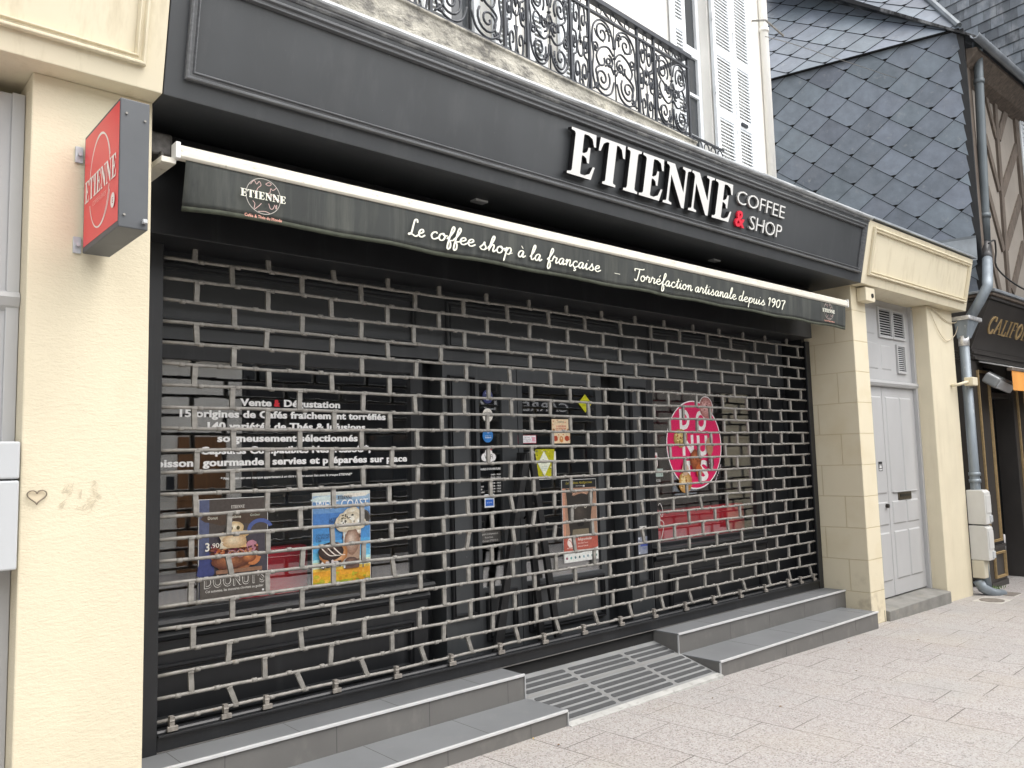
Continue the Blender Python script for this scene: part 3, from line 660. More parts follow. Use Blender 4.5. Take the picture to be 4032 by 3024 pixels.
# ------------------------------------------------------------------ shopfront joinery behind the shutter
YG = 4.48
T = thing('shopfront', 'black timber shopfront with two display windows and a glazed double door', 'shopfront', (4.5, YG, .24))
def frame(mb, x0, x1, z0, z1, w, y0, y1):
    mb.box(x0, x0+w, y0, y1, z0, z1); mb.box(x1-w, x1, y0, y1, z0, z1); mb.box(x0+w, x1-w, y0, y1, z0, z0+w); mb.box(x0+w, x1-w, y0, y1, z1-w, z1)
def rframe(mb, x0, x1, z0, z1, w, y0, y1):
    """rectangular ring in one piece"""
    o = [(x0, z0), (x1, z0), (x1, z1), (x0, z1)]; i = [(x0+w, z0+w), (x1-w, z0+w), (x1-w, z1-w), (x0+w, z1-w)]
    vs = [(a, y, b) for y in (y0, y1) for ring in (o, i) for a, b in ring]; fs = []
    for j in range(4):
        k = (j+1) % 4
        fs += [(j, k, 4+k, 4+j), (8+j, 12+j, 12+k, 8+k), (j, 8+j, 8+k, k), (4+j, 4+k, 12+k, 12+j)]
    mb.add(vs, fs)
Mfr = lambda y: (lambda x, v, h=0.: Vector((x, y-h, v)))
for x0, x1 in ((1.22, 3.16), (5.505, 7.26)):
    s_ = MB().box(x0, x1, 4.44, 4.60, .22, .80).build('stallboard', M_black, T, .003)
    m = MB(); moulding(m, x0+.18, x1-.12, .30, .60, .04, Mfr(4.44)); m.build('panel_moulding', M_black, s_)
    MB().prism([(4.44, .715), (4.42, .725), (4.41, .745), (4.425, .765), (4.44, .77)], x0, x1).build('torus_moulding', M_black, s_)
    MB().prism([(4.38, .80), (4.375, .815), (4.39, .832), (4.62, .842), (4.62, .80)], x0-.02, x1+.02).build('sill', M_black, s_, .002)
    w_ = MB(); rframe(w_, x0, x1, .765, 2.30, .10, 4.46, 4.52); w_ = w_.build('window_frame', M_black, T, .004)
    MB().box(x0+.095, x1-.095, 4.482, 4.488, .858, 2.205).build('pane', M_glass, w_)
for x0, x1 in ((3.31, 3.62), (5.208, 5.495), (7.27, 7.786)):
    q = MB().box(x0, x1, 4.44, 4.62, .22, 2.30).build('pilaster', M_fascia if x0 < 7 else M_black, T, .004)
    m = MB(); moulding(m, x0+.04, x1-.04, .55 if x0 < 5.3 else .9, 2.2, .03, Mfr(4.44)); m.build('panel_moulding', M_black, q)
for x0, x1 in ((3.165, 3.305), (4.955, 5.203)):
    MB().box(x0, x1, 4.60, 4.66, .22, 2.30).build('recess_panel', M_black, T)
for x0, x1 in ((1.158, 1.20), (7.790, 7.845)): MB().box(x0, x1, 4.225, 4.60, .2465, 3.25).build('side_return', M_black, T)
tb = MB().box(1.22, 7.785, 4.45, 4.60, 2.305, 3.25).build('transom_board', M_fascia, T, .003)
m = MB()
for x0, x1 in ((1.35, 3.10), (3.35, 5.20), (5.55, 7.20)): moulding(m, x0, x1, 2.38, 2.72, .04, Mfr(4.45))
m.build('panel_moulding', M_fascia, tb)
for (x0, x1, px0, px1) in ((3.625, 4.018, 3.655, 3.865), (4.024, 4.95, 4.07, 4.88)):
    d = MB(); z0, z1 = .262, 2.295
    rframe(d, x0, x1, z0, z1, .03, 4.47, 4.53)
    zm0, zm1 = .64, .72
    d = MB()
    o = [(x0, z0), (x1, z0), (x1, z1), (x0, z1)]; i_ = [(px0, .72), (px1, .72), (px1, 2.19), (px0, 2.19)]
    vs = [(a, y, b) for y in (4.47, 4.53) for ring in (o, i_) for a, b in ring]; fs = []
    for j in range(4):
        k = (j+1) % 4
        fs += [(j, k, 4+k, 4+j), (8+j, 12+j, 12+k, 8+k), (j, 8+j, 8+k, k), (4+j, 4+k, 12+k, 12+j)]
    d.add(vs, fs); d = d.build('door', M_fascia, T, .003)
    MB().box(px0-.004, px1+.004, 4.482, 4.488, .716, 2.194).build('pane', M_glass, d)
    m = MB(); moulding(m, x0+.05, x1-.06, .36, .69, .035, Mfr(4.47)); m.build('panel_moulding', M_black, d)
MB().tube([(4.045, 4.455, 1.18), (4.045, 4.425, 1.2), (4.045, 4.425, 1.5), (4.045, 4.455, 1.52)], .010, 8).build('handle', M_black, d, smooth=True)

# the room behind
T = thing('shop_interior', 'dim interior of the coffee shop seen through the windows', 'room', (4.5, 7, .2))
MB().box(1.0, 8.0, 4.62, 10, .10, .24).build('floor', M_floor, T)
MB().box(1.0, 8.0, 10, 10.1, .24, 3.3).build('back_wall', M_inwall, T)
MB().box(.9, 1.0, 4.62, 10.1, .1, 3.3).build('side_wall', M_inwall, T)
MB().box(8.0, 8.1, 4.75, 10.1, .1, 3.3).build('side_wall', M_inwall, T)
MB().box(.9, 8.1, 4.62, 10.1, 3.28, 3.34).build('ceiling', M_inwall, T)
M_counter = M_inwood
def bench(x0, x1, y0, label, grp='red benches inside the shop'):
    t = thing('bench', label, 'bench', ((x0+x1)/2, y0, .24), grp)
    MB().box(x0, x1, y0, y0+.10, .26, 1.12).build('backrest', M_red, t, .02)
    MB().box(x0, x1, y0+.105, y0+.55, .28, .70).build('seat', M_red, t, .02)
bench(5.70, 7.22, 4.64, 'red leatherette bench behind the right display window')
bench(1.95, 2.42, 4.66, 'red leatherette bench behind the poster window on the left')
T = thing('counter', 'dark timber counter deep inside the shop', 'counter', (4.2, 8, .24))
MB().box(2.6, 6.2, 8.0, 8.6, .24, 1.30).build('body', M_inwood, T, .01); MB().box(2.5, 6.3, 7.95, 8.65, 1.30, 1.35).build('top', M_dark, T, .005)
T = thing('easel', 'black A-shaped folding easel standing between the shutter and the glass door', 'easel', (3.95, 4.36, .25))
for xa, xb, y in ((3.62, 3.97, 4.33), (4.24, 4.02, 4.33), (3.72, 3.98, 4.40), (4.14, 4.01, 4.40)):
    MB().prism([(-.014, 0), (-.014, 1), (.014, 1), (.014, 0)], -.026, .026, M=Matrix(((1, 0, xb-xa, xa), (0, 1, 0, y), (0, 0, 1.40, .248), (0, 0, 0, 1)))).build('leg', mat('easel_black', (.010, .010, .011), .6), T)
MB().box(3.955, 4.035, 4.31, 4.42, 1.60, 1.66).build('head', MATS['easel_black'], T, .004)

# ------------------------------------------------------------------ lettering, stickers and posters on the glass
YT = 4.4815
Wt = mat('white_vinyl', (.90, .90, .89), .5); cx = 2.219
T = thing('window_lettering', 'white vinyl lettering about coffees and teas on the left display window', 'lettering', (cx, YT, 1.54))
def vinyl(T, *args, **kw):
    f = Flat((0, YT if args[1] < 3.2 else YT-.006, 0), *FRONT, step=.00006); 
    f.text(*args, **kw)
    if args[1] < 3.2 and kw.get('h', 0) > .02:        # heavy face: the same line once more, a hair to the right
        a2 = list(args); a2[1] += .0026; f.text(*a2, **kw)
    return f.build('text_line', T)
vinyl(T, 'Vente', 1.902, 1.957, Wt, w=.188, h=.041, bold=.030, align='l'); vinyl(T, '&', 2.107, 1.957, 'd02030', w=.037, h=.041, bold=.034, align='l'); vinyl(T, 'Dégustation', 2.170, 1.957, Wt, w=.372, h=.041, bold=.030, align='l')
for z, body, w_ in ((1.888, '15 origines de Cafés fraîchement torréfiés', 1.310), (1.820, '140 variétés de Thés & Infusions', 1.006), (1.751, 'soigneusement sélectionnés', .894), (1.683, 'Capsules Compatibles Nespresso®*,', 1.08), (1.617, 'Boissons gourmandes servies et préparées sur place', 1.636)):
    vinyl(T, body, cx, z, Wt, w=w_, h=.041, bold=.030)
vinyl(T, '* Nespresso est une marque appartenant à un tiers n\'ayant aucun lien avec le groupe ETIENNE*', 2.21, 1.539, Wt, w=.833, h=.0145, bold=.018, shear=.25)
T = thing('opening_hours', 'white vinyl list of opening hours on the narrow door leaf', 'lettering', (3.735, YT-.006, 1.38))
vinyl(T, "HORAIRES D'OUVERTURE", 3.735, 1.541, Wt, w=.222, h=.015, bold=.02)
for i, (d_, h_) in enumerate((('Lundi', '13h00 - 19h30'), ('Mardi', '09h30 - 19h30'), ('Mercredi', '09h30 - 19h30'), ('Jeudi', '09h30 - 19h30'), ('Vendredi', '09h30 - 19h30'), ('Samedi', '09h30 - 19h30'), ('Dimanche', '14h30 - 19h30'))):
    z = 1.502-.0203*i; f = Flat((0, YT-.006, 0), *FRONT, step=.00006)
    f.text(d_, 3.624, z, Wt, h=.0115, bold=.012, align='l'); f.text(h_, 3.845, z, Wt, h=.0115, bold=.012, align='r'); f.build('text_line', T)
def sticker(name, label, cx_, cz_, draw, cat='sticker', group='stickers on the shop door', y=YT-.006):
    f = Flat((cx_, y, cz_), *FRONT, step=.00012); draw(f); return one(f.build(name), label, cat, group)
def d1(f): f.ell(0, 0, .048, .050, '2c3566'); f.text('Paiement', 0, .020, 'd8dcf0', w=.045, h=.008); f.rect(-.014, -.026, .014, .0, 'd8dcf0'); f.ring(0, .0, .009, .012, .003, 'd8dcf0', 0, 180); f.text('2', 0, -.022, '2c3566', h=.018, bold=.02)
sticker('sticker', 'round navy blue sticker with a padlock, highest on the narrow door leaf', 3.740, 2.068, d1)
def d2(f): f.ell(0, 0, .048, .050, 'ece8de'); f.etienne(0, .006, .074, .018, '2a2622')
sticker('sticker', 'round white ETIENNE sticker on the narrow door leaf', 3.736, 1.933, d2)
def d3(f): f.ell(0, 0, .049, .050, '2a78c0'); f.rect(-.006, .018, .014, .021, 'ffffff'); f.text('rejoignez-nous sur', .003, -.004, 'e8f2ff', w=.056, h=.007); f.text('facebook', .004, -.019, 'ffffff', w=.060, h=.012, bold=.02)
sticker('sticker', 'round bright blue sticker below the white one on the narrow door leaf', 3.733, 1.787, d3)
def d4(f):
    for x, y, r_ in ((-.036, -.010, .032), (.036, -.010, .032), (0, .018, .036), (-.012, -.018, .028), (.014, -.018, .028)): f.ell(x, y, r_, r_*.9, 'f2f0ec')
    for r_ in (.012, .020, .028): f.ring(.008, .026, r_, r_, .004, 'd05060', 35, 145, 10)
    f.text('WiFi', 0, -.022, '26221f', w=.078, h=.032, bold=.01); f.text('GRATUIT', 0, -.050, 'f2f0ec', w=.045, h=.007)
sticker('sticker', 'white cloud-shaped WiFi sticker above the opening hours', 3.736, 1.642, d4)
def d5(f): f.rect(-.045, -.047, .045, .047, 'e8edf2'); f.rect(-.037, -.036, .037, .010, '2a66c8'); f.rect(-.037, .014, .037, .034, 'a8c4e4'); f.text('carte bancaire', 0, .020, '2a66c8', w=.06, h=.006); f.text('ACCEPTÉE', 0, -.016, 'dfe8f5', w=.05, h=.009)
sticker('sticker', 'square white and blue sticker below the opening hours', 3.734, 1.322, d5)
def d6(f):
    f.rect(-.108, -.039, .108, .039, '52504e')
    for i, b_ in enumerate(('Magasin indépendant', 'franchisé', 'du Groupe ETIENNE')): f.text(b_, 0, .016-.024*i, 'c8c6c2', w=(.17, .075, .17)[i], h=.013)
sticker('sticker', 'grey plate with three lines of pale writing low on the narrow door leaf', 3.722, 1.069, d6)
def d7(f):
    f.rect(-.094, -.031, .094, .031, 'b03c58'); f.rect(-.090, -.027, .090, .027, 'eceaf0'); f.rect(-.082, -.018, -.048, .016, 'a8acc8'); f.rect(.050, -.018, .082, .016, 'dfa0b0')
    for i, w_ in enumerate((.05, .078, .06)): f.text(('VOTEZ', 'pour votre boutique', 'préférée')[i], 0, .010-.013*i, '5a5060', w=w_, h=.007)
sticker('sticker', 'small oblong white sticker with a pink edge on the wide door pane', 4.115, 1.760, d7)
def d8(f): f.poly([(-.079, 0), (0, -.075), (.079, 0), (0, .075)], 'c8c800'); f.text('ATTENTION', 0, .018, '6c6c08', w=.045, h=.008); f.text('SITE SOUS', 0, .0, '6c6c08', w=.07, h=.008); f.text('PROTECTION', 0, -.018, '6c6c08', w=.06, h=.008)
sticker('sticker', 'yellow-green diamond sticker high on the wide door pane', 4.760, 2.046, d8)
def d9(f):
    f.rect(-.099, -.094, .099, .094, 'ecd4b0'); f.etienne(.0, .066, .07, .011, '6a6248')
    for i, b_ in enumerate(('À LA RECHERCHE', 'DU GOÛTER', 'GOURMAND')): f.text(b_, 0, .034-.019*i, 'c8442c', w=.11, h=.012, bold=.02)
    for x in (-.080, .080): f.ell(x, .004, .014, .017, '9c6a34')
    for x, sg in ((-.062, 1), (.062, -1)): f.blob(x, -.056, .024, .022, 'b0401c', seed=4, j=.08); f.ring(x-.024*sg, -.054, .009, .012, .004, 'b0401c', 0, 360, 14)
    f.blob(0, -.062, .022, .024, 'd08a48', seed=8, j=.1); f.ell(0, -.056, .008, .008, 'ecd4b0', 12)
    for i, (x, y) in enumerate(((-.08, .078), (-.04, .085), (.045, .07), (.085, .06), (-.088, .05), (.02, -.025), (-.03, -.028))): f.blob(x, y, .007, .004, 'c86a40', 8, .2, i)
sticker('leaflet', 'peach coloured leaflet with red cups taped to the wide door pane', 4.476, 1.821, d9, 'leaflet', 'leaflets on the shop door')
def d10(f):
    f.rect(-.139, -.106, .139, .106, 'e9e8e2'); f.poly([(-.074, .124), (.126, .124), (.100, -.090), (-.110, -.090)], 'b8b400')
    rg = random.Random(5)
    for i in range(30):
        x, y = rg.uniform(-.09, .10), rg.uniform(-.08, .115)
        if abs(x-.01)/.07+abs(y-.015)/.095 > 1.05: f.blob(x, y, rg.uniform(.005, .012), rg.uniform(.004, .009), rg.choice(('d8d040', '6e7a18', 'e8e498', '8a8a60')), 8, .3, i)
    f.poly([(-.056, .015), (.010, -.080), (.076, .015), (.010, .110)], 'e8ecd8'); f.text('Bar', .01, .035, '3c5a40', w=.03, h=.014); f.text('à goûter', .01, .014, '3c5a40', w=.062, h=.014)
    for i in range(3): f.rect(-.02, -.012-.012*i, .04-.006*i, -.009-.012*i, '9ab4b0')
sticker('leaflet', 'yellow patterned leaflet with a pale diamond taped over a white sheet', 4.272, 1.560, d10, 'leaflet', 'leaflets on the shop door')

def poster(name, label, x0, x1, z0, z1, draw, y=4.4965, group=None):
    t = thing(name, label, 'poster', ((x0+x1)/2, y, z0), group)
    f = Flat(((x0+x1)/2, y, (z0+z1)/2), *FRONT, step=.00012); draw(f, (x1-x0)/2, (z1-z0)/2); f.build('print', t)
    MB().box(x0-.003, x1+.003, y+.0006, y+.004, z0-.003, z1+.003).build('backing', M_white, t); return t
def sprinkle(f, x0, x1, y0, y1, n, cols, s, seed):
    rg = random.Random(seed)
    for i in range(n): f.blob(rg.uniform(x0, x1), rg.uniform(y0, y1), s*rg.uniform(.5, 1.3), s*rg.uniform(.4, 1), rg.choice(cols), 9, .3, seed*100+i)
def p1(f, w, h):  # print colours greyed to include the veil of reflections on the glass
    f.rect(-w, -h, w, h, '45414a'); f.rect(-w, h*.3, w, h, '4a433f'); f.rect(-w, -h, -w*.72, h, '565d7c'); f.blob(-.0, h*.62, w*.9, h*.16, '4c3c30', 16, .3, 3)
    f.ring(w*.78, h*.32, w*.34, h*.20, .022, '4c5c94', 20, 190); f.blob(-w*.8, -h*.35, w*.25, h*.28, '3c4478', 14, .2, 4)
    f.etienne(.02, h*.80, .078, .017, 'd8d4cc')
    f.text('Donut', -w*.62, h*.60, 'e0dccc', w=.055, h=.017, bold=.01); f.text('Fantôme', .0, h*.60, 'e0dccc', w=.075, h=.016, bold=.01); f.text('Goûter', w*.62, h*.62, 'c8d0c0', w=.06, h=.014)
    f.blob(.0, -h*.18, w*.66, h*.30, 'a86a48', 22, .06, 11); f.blob(.0, -h*.06, w*.72, h*.20, '5a2a1c', 24, .12, 12)
    sprinkle(f, -w*.65, w*.65, -h*.20, h*.08, 46, ('a04830', '6e2c4c', 'c86838', '8a5040', 'e0a070', '40201c'), .013, 6)
    f.blob(w*.50, h*.02, w*.16, h*.12, 'b88090', 14, .15, 13); f.blob(w*.55, -h*.28, w*.25, h*.10, 'c07848', 14, .2, 14)
    f.shade(-w*.1, -h*.26, w*.58, h*.16, '5c3020', 'b0744c', 6, seed=8); f.shade(w*.42, -h*.22, w*.22, h*.10, '7c4428', 'd08a54', 5, seed=9)
    sprinkle(f, -w*.68, w*.68, -h*.16, h*.06, 40, ('c08058', '702838', '482018', 'd8a880', '9c5838'), .009, 16)
    f.poly([(-w*.45, 0), (-w*.40, h*.16), (-w*.46, h*.24), (-w*.40, h*.30), (-w*.24, h*.32), (-w*.20, h*.46), (-w*.06, h*.54), (w*.12, h*.52), (w*.22, h*.42), (w*.22, h*.34), (w*.36, h*.34), (w*.40, h*.26), (w*.30, h*.20), (w*.34, 0)], 'd8cbb0')
    f.poly([(-w*.05, h*.0), (-w*.02, h*.5), (w*.12, h*.52), (w*.22, h*.42), (w*.2, h*.3), (w*.34, h*.28), (w*.28, h*.18), (w*.34, 0)], 'd8b078')
    f.shade(.0, h*.40, w*.26, h*.13, 'c8ac80', 'efe4cc', 6, seed=3); f.shade(-w*.02, h*.14, w*.36, h*.15, 'c0a078', 'e6d6b8', 6, seed=4); f.shade(-w*.36, h*.27, w*.10, h*.06, 'c8b494', 'eee4d0', 4); f.shade(w*.32, h*.28, w*.09, h*.06, 'b89868', 'dcc498', 4)
    f.ell(w*.08, h*.40, .010, .011, '4a4020'); f.ell(-w*.12, h*.40, .009, .010, '4a4020')
    f.ring(-.02, -h*.12, .022, .020, .004, 'b08890'); f.ring(.03, -h*.12, .022, .020, .004, 'b08890')
    f.rect(-w, -h, w, -h*.52, '55504b'); f.rect(-w*.55, -h*.50, w*.8, -h*.42, '8a6650')
    f.text('3', -w*.86, -h*.02, 'e8e4d8', w=.024, h=.046, bold=.02, align='l'); f.text('.90€', -w*.70, h*.035, 'e8e4d8', w=.07, h=.026, bold=.01, align='l')
    f.text("DOONUT'S", .0, -h*.745, 'e6e4de', w=.345, h=.062, bold=.035); f.text("DOONUT'S", .0, -h*.745, '55504b', w=.340, h=.060, bold=.006)
    f.text("Cet automne, les monstres s'invitent au goûter", .0, -h*.84, 'd8d6d0', w=.33, h=.014, bold=.01); f.rect(w*.80, -h*.93, w*.86, -h*.89, 'e0e0e0')
poster('poster', 'dark poster of a marshmallow ghost on a donut in the left display window', 1.674, 2.066, .888, 1.432, p1, 4.4775)
def p2(f, w, h):
    bands = ((-1, '9aa832'), (-.93, 'd8a828'), (-.82, 'e0a030'), (-.70, 'e8c050'), (-.64, 'd4dcc0'), (-.50, 'a8dce0'), (-.44, '68b8dc'), (-.30, '58a4d8'), (-.05, '4c8cc8'), (.25, '4a7cbc'), (.55, '6a94c4'), (.80, '98b4cc'), (.94, 'd0d4cc'))
    for i, (a, c) in enumerate(bands): f.rect(-w, h*a, w, h*(bands[i+1][0] if i+1 < len(bands) else 1), c)
    for i, (x, y, rx, ry) in enumerate(((-.6, .86, .4, .07), (.5, .93, .5, .05), (-.2, .72, .3, .05), (.6, .70, .35, .04))): f.blob(w*x, h*y, w*rx, h*ry, ('c8d8d8', 'e0dcd0', '88aacc', '7c9cc8')[i], 16, .25, i)
    sprinkle(f, -w*.95, w*.95, -h*.98, -h*.76, 24, ('c89020', 'e8b848', 'b8b030'), .016, 9)
    f.etienne(.02, h*.845, .10, .021, '403c38'); f.text('WEST COAST', .0, h*.655, 'eef2f4', w=.365, h=.050, bold=.006)
    f.text('LATTE', -w*.32, h*.385, '2c3440', w=.056, h=.016); f.text('OREO', -w*.32, h*.325, '2c3440', w=.058, h=.016)
    f.text('DONUT CRUNCHY', -w*.60, h*.06, '2c3a50', w=.12, h=.014); f.text('CRUNCHY', -w*.68, h*.0, '2c3a50', w=.095, h=.014); f.text('3,50', -w*.82, -h*.06, '2c3a50', w=.036, h=.012)
    f.poly([(w*.0, h*.24), (w*.66, h*.24), (w*.58, -h*.70), (w*.06, -h*.70)], 'a88c78'); f.poly([(w*.0, h*.24), (w*.66, h*.24), (w*.65, h*.06), (w*.01, h*.06)], 'd8cfc0')
    f.blob(w*.32, h*.0, w*.34, h*.07, '5c4a40', 16, .1, 3); f.poly([(w*.05, -h*.50), (w*.6, -h*.50), (w*.58, -h*.70), (w*.06, -h*.70)], '6c5448'); f.stroke([(w*.12, h*.2), (w*.4, h*.10), (w*.6, h*.12)], .012, 'f0ebe0'); f.rect(w*.03, -h*.68, w*.09, h*.22, 'ccd4d4')
    f.ell(w*.74, h*.40, .050, .052, '3c3834'); f.ring(w*.74, h*.40, .044, .046, .005, '5c5650')
    f.shade(w*.33, -h*.10, w*.26, h*.30, '8a6a58', 'd4c0b0', 7, seed=21); f.shade(w*.30, -h*.55, w*.24, h*.10, '54403a', '8a6c5c', 4, seed=22)
    for i, (x, y, r_) in enumerate(((-.05, .32, .04), (.1, .38, .05), (.25, .45, .05), (.38, .50, .045), (.48, .40, .05), (.3, .34, .06), (.6, .30, .04), (.05, .28, .05))): f.shade(w*x, h*y, r_*1.1, r_, ('d8ccb4', 'c8bca4')[i % 2], 'faf8f0', 4, k=14, j=.12, seed=i)
    sprinkle(f, -w*.05, w*.5, h*.30, h*.50, 16, ('5c5a48', '3c3830'), .007, 4)
    f.shade(-w*.34, -h*.34, w*.48, h*.25, 'a8703f', 'e4b890', 6, -.6, -.3, seed=5); f.shade(-w*.42, -h*.28, w*.42, h*.20, '2e221e', '6c5850', 6, seed=6); f.ell(-w*.44, -h*.26, w*.10, h*.04, '241a16'); sprinkle(f, -w*.8, -w*.1, -h*.62, -h*.45, 22, ('e8e4e0', '38302e', 'c8c0c0', '28242a'), .016, 7)
    for i in range(3): f.stroke([(-w*(.75-.2*i), -h*.20), (-w*(.5-.2*i), -h*.36), (-w*(.25-.15*i), -h*.38)], .007, 'e8e0d4')
    f.text('MILK', w*.82, -h*.62, '4a6058', w=.03, h=.010); f.text('OREO', w*.82, -h*.68, '4a6058', w=.03, h=.010); f.rect(w*.66, -h*.70, w*.70, -h*.58, '3c5468'); f.text('2+2=4', w*.82, -h*.92, '5c4a20', w=.05, h=.010)
poster('poster', 'blue beach poster WEST COAST with a whipped cream coffee and a donut', 2.352, 2.748, .887, 1.437, p2, 4.4775)
def p3(f, w, h):
    f.rect(-w, -h, w, h, '14181c'); f.text('Les Félines Audigeoises', .0, h*.90, 'b8a838', w=.30, h=.020, shear=.35); f.text('EXPOSITION', .0, h*.835, 'd8d4cc', w=.075, h=.008); f.rect(w*.22, h*.82, w*.32, h*.86, 'd8d8d8')
    f.rect(-w, -h*.42, w, h*.80, 'a4806a'); f.rect(-w, -h*.42, -w*.86, h*.80, 'c89078')
    f.poly([(-w*.80, h*.80), (-w*.74, h*.40), (-w*.70, h*.05), (-w*.62, -h*.30), (-w*.7, -h*.42), (w*.62, -h*.42), (w*.60, -h*.1), (w*.70, h*.3), (w*.82, h*.55), (w*.80, h*.78), (w*.60, h*.70), (w*.44, h*.62), (w*.1, h*.66), (-w*.2, h*.63), (-w*.36, h*.60), (-w*.48, h*.74)], '2e2a26')
    f.stroke([(-w*.44, h*.62), (-w*.2, h*.70), (w*.1, h*.70), (w*.40, h*.64)], .006, 'd0a890'); f.shade(-w*.02, h*.16, w*.52, h*.34, '2e2a26', '4c453e', 6, .1, .3, 22, .08, 6); f.ell(w*.32, h*.33, .016, .014, 'c8c4b4'); f.ell(w*.32, h*.33, .007, .008, '3a342c', 12); f.ell(-w*.28, h*.33, .015, .013, 'a8a498')
    f.blob(w*.0, -h*.10, w*.22, h*.06, '0e0c0a', 14, .1, 8); f.poly([(-w*.5, -h*.36), (w*.5, -h*.36), (w*.46, -h*.22), (-w*.46, -h*.22)], '7a705c')
    f.rect(-w, -h*.78, w, -h*.40, 'b05a4c'); f.poly([(-w, -h), (w, -h), (w, -h*.70), (w*.5, -h*.76), (0, -h*.80), (-w, -h*.78)], 'e4e6e2')
    f.blob(-w*.62, -h*.53, .034, .038, 'ecdcd4', 16, .1, 3); f.stroke([(-w*.74, -h*.46), (-w*.6, -h*.5), (-w*.52, -h*.6)], .006, 'b05a4c'); f.text('MATCH N', -w*.62, -h*.68, 'ecdcd4', w=.075, h=.012)
    f.text('Refuge animalier', w*.22, -h*.50, 'f0e4dc', w=.16, h=.021, shear=.15, bold=.01)
    for i, b_ in enumerate(('Saint-Coeur Trevert', 'Sainte-Luce Guerande')): f.text(b_, w*.10, -h*.58-h*.075*i, 'f0d8d0', w=.115, h=.011, bold=.01)
    for i in range(8): f.blob(-w*.86+w*.245*i, -h*.90, .010, .010, ('8a4860', '6aa8a0', '5a7a80', '3c5458', '80a8b0', '88a0a8', '6a8888', '3c806c')[i], 10, .2, i)
poster('poster', 'tall animal refuge poster with a black cat on the wide door pane', 4.468, 4.852, .81, 1.44, p3, 4.4770)
def donut(f):
    K = []
    for i in range(44):
        a = 2*math.pi*i/44; K.append((.410*math.cos(a)*(1+.0*math.sin(a)), .395*math.sin(a)))
    f.poly([(x*1.028, y*1.030) for x, y in K], 'f0eaea'); f.ell(.200, .345, .112, .108, 'f0eaea')
    f.poly(K, 'd8125c'); wt = 'ece8e6'
    for ch, x, y, w_ in (('D', -.140, .145, .150), ('O', .110, .135, .165), ('N', -.105, -.090, .170), ('U', .115, -.095, .165), ('T', -.110, -.325, .150), ('S', .110, -.325, .155)):
        f.text(ch, x, y, wt, w=w_, h=.180, bold=.035)
    f.shade(.200, .345, .104, .100, 'a86c68', 'e8bcb8', 6, k=22, j=.03, seed=2); sprinkle(f, .12, .28, .27, .42, 26, ('a06060', 'e8c0b8', 'b07870', '8a4840'), .010, 5); f.ell(.205, .36, .014, .012, '7c4844')
    f.shade(-.215, .06, .10, .085, 'a88848', 'ead898', 5, k=18, j=.1, seed=7); sprinkle(f, -.29, -.13, -.01, .14, 34, ('a87838', 'e8d8a0', 'b04030', '786020', 'c8a850'), .013, 8)
    f.blob(.215, -.02, .055, .085, 'a88060', 14, .08, 9); f.shade(-.01, -.14, .085, .095, '7c3a1c', 'c87848', 6, k=18, j=.1, seed=10); sprinkle(f, -.07, .06, -.21, -.06, 16, ('8a4420', 'c07848'), .012, 11); f.blob(.03, -.24, .05, .06, 'b8602c', 12, .15, 12)
    f.shade(-.185, -.335, .100, .095, 'b08040', 'f0d8a0', 6, k=18, j=.06, seed=13); sprinkle(f, -.25, -.12, -.39, -.27, 26, ('b07c3c', 'ecd8a8', '9c6428'), .011, 14); f.blob(-.185, -.22, .045, .06, 'c8a890', 12, .2, 15)
    f.blob(.215, -.165, .050, .062, '5c1c30', 16, .06, 16); f.text('3€', .215, -.180, 'f0e8e8', w=.06, h=.04, bold=.02)
    f.text('Par 6 achetés', .33, -.27, 'f0dce4', w=.18, h=.018, bold=.01, shear=.2, rot=R(58))
sticker('sticker', 'large pink oval DONUTS sticker on the right display window', 6.216, 1.706, donut, group=None, y=YT)
def d11(f): f.rect(-.078, -.070, .078, .072, '8a90a0'); [f.ell(x, y, .008, .008, 'd8dce0', 10) for x in (-.064, .064) for y in (-.058, .060)]; f.text('Paris', 0, .030, '3c4a90', w=.04, h=.014); f.rect(-.05, -.008, .05, .014, '4456a0'); f.text('1907', 0, -.035, '4a5898', w=.05, h=.02)
sticker('plaque', 'small acrylic plaque with blue writing screwed to the right pilaster', 5.382, .868, d11, 'plaque', None, 4.4385)
def d12(f): f.rect(-.045, -.014, .045, .016, 'dcdcd8')
sticker('plaque', 'tiny white plate above the acrylic plaque', 5.375, 1.012, d12, 'plaque', None, 4.4385)
def d13(f):
    f.rect(-.012, .02, .020, .14, 'e0d8d4'); f.ell(.0, .09, .010, .03, 'b02038', 12); f.rect(-.02, -.07, .09, .0, 'a8b8b0'); f.stroke([(.0, -.02), (.05, -.03), (.07, -.06)], .005, '2c3c38')
    f.text('ASIE', -.015, -.115, 'c8c8c4', h=.026, align='l'); f.text('BOL', -.015, -.155, 'c8c8c4', h=.020, align='l')
    f.stroke([(-.0, -.32), (.03, -.30), (.06, -.36), (.05, -.42), (.01, -.36)], .006, 'd8d8d4'); f.stroke([(.02, -.44), (.07, -.48), (.03, -.60), (.06, -.52)], .006, 'd8d8d4')
sticker('sticker', 'narrow strip of white stickers at the left edge of the right display window', 5.64, 1.50, d13, group=None, y=YT)

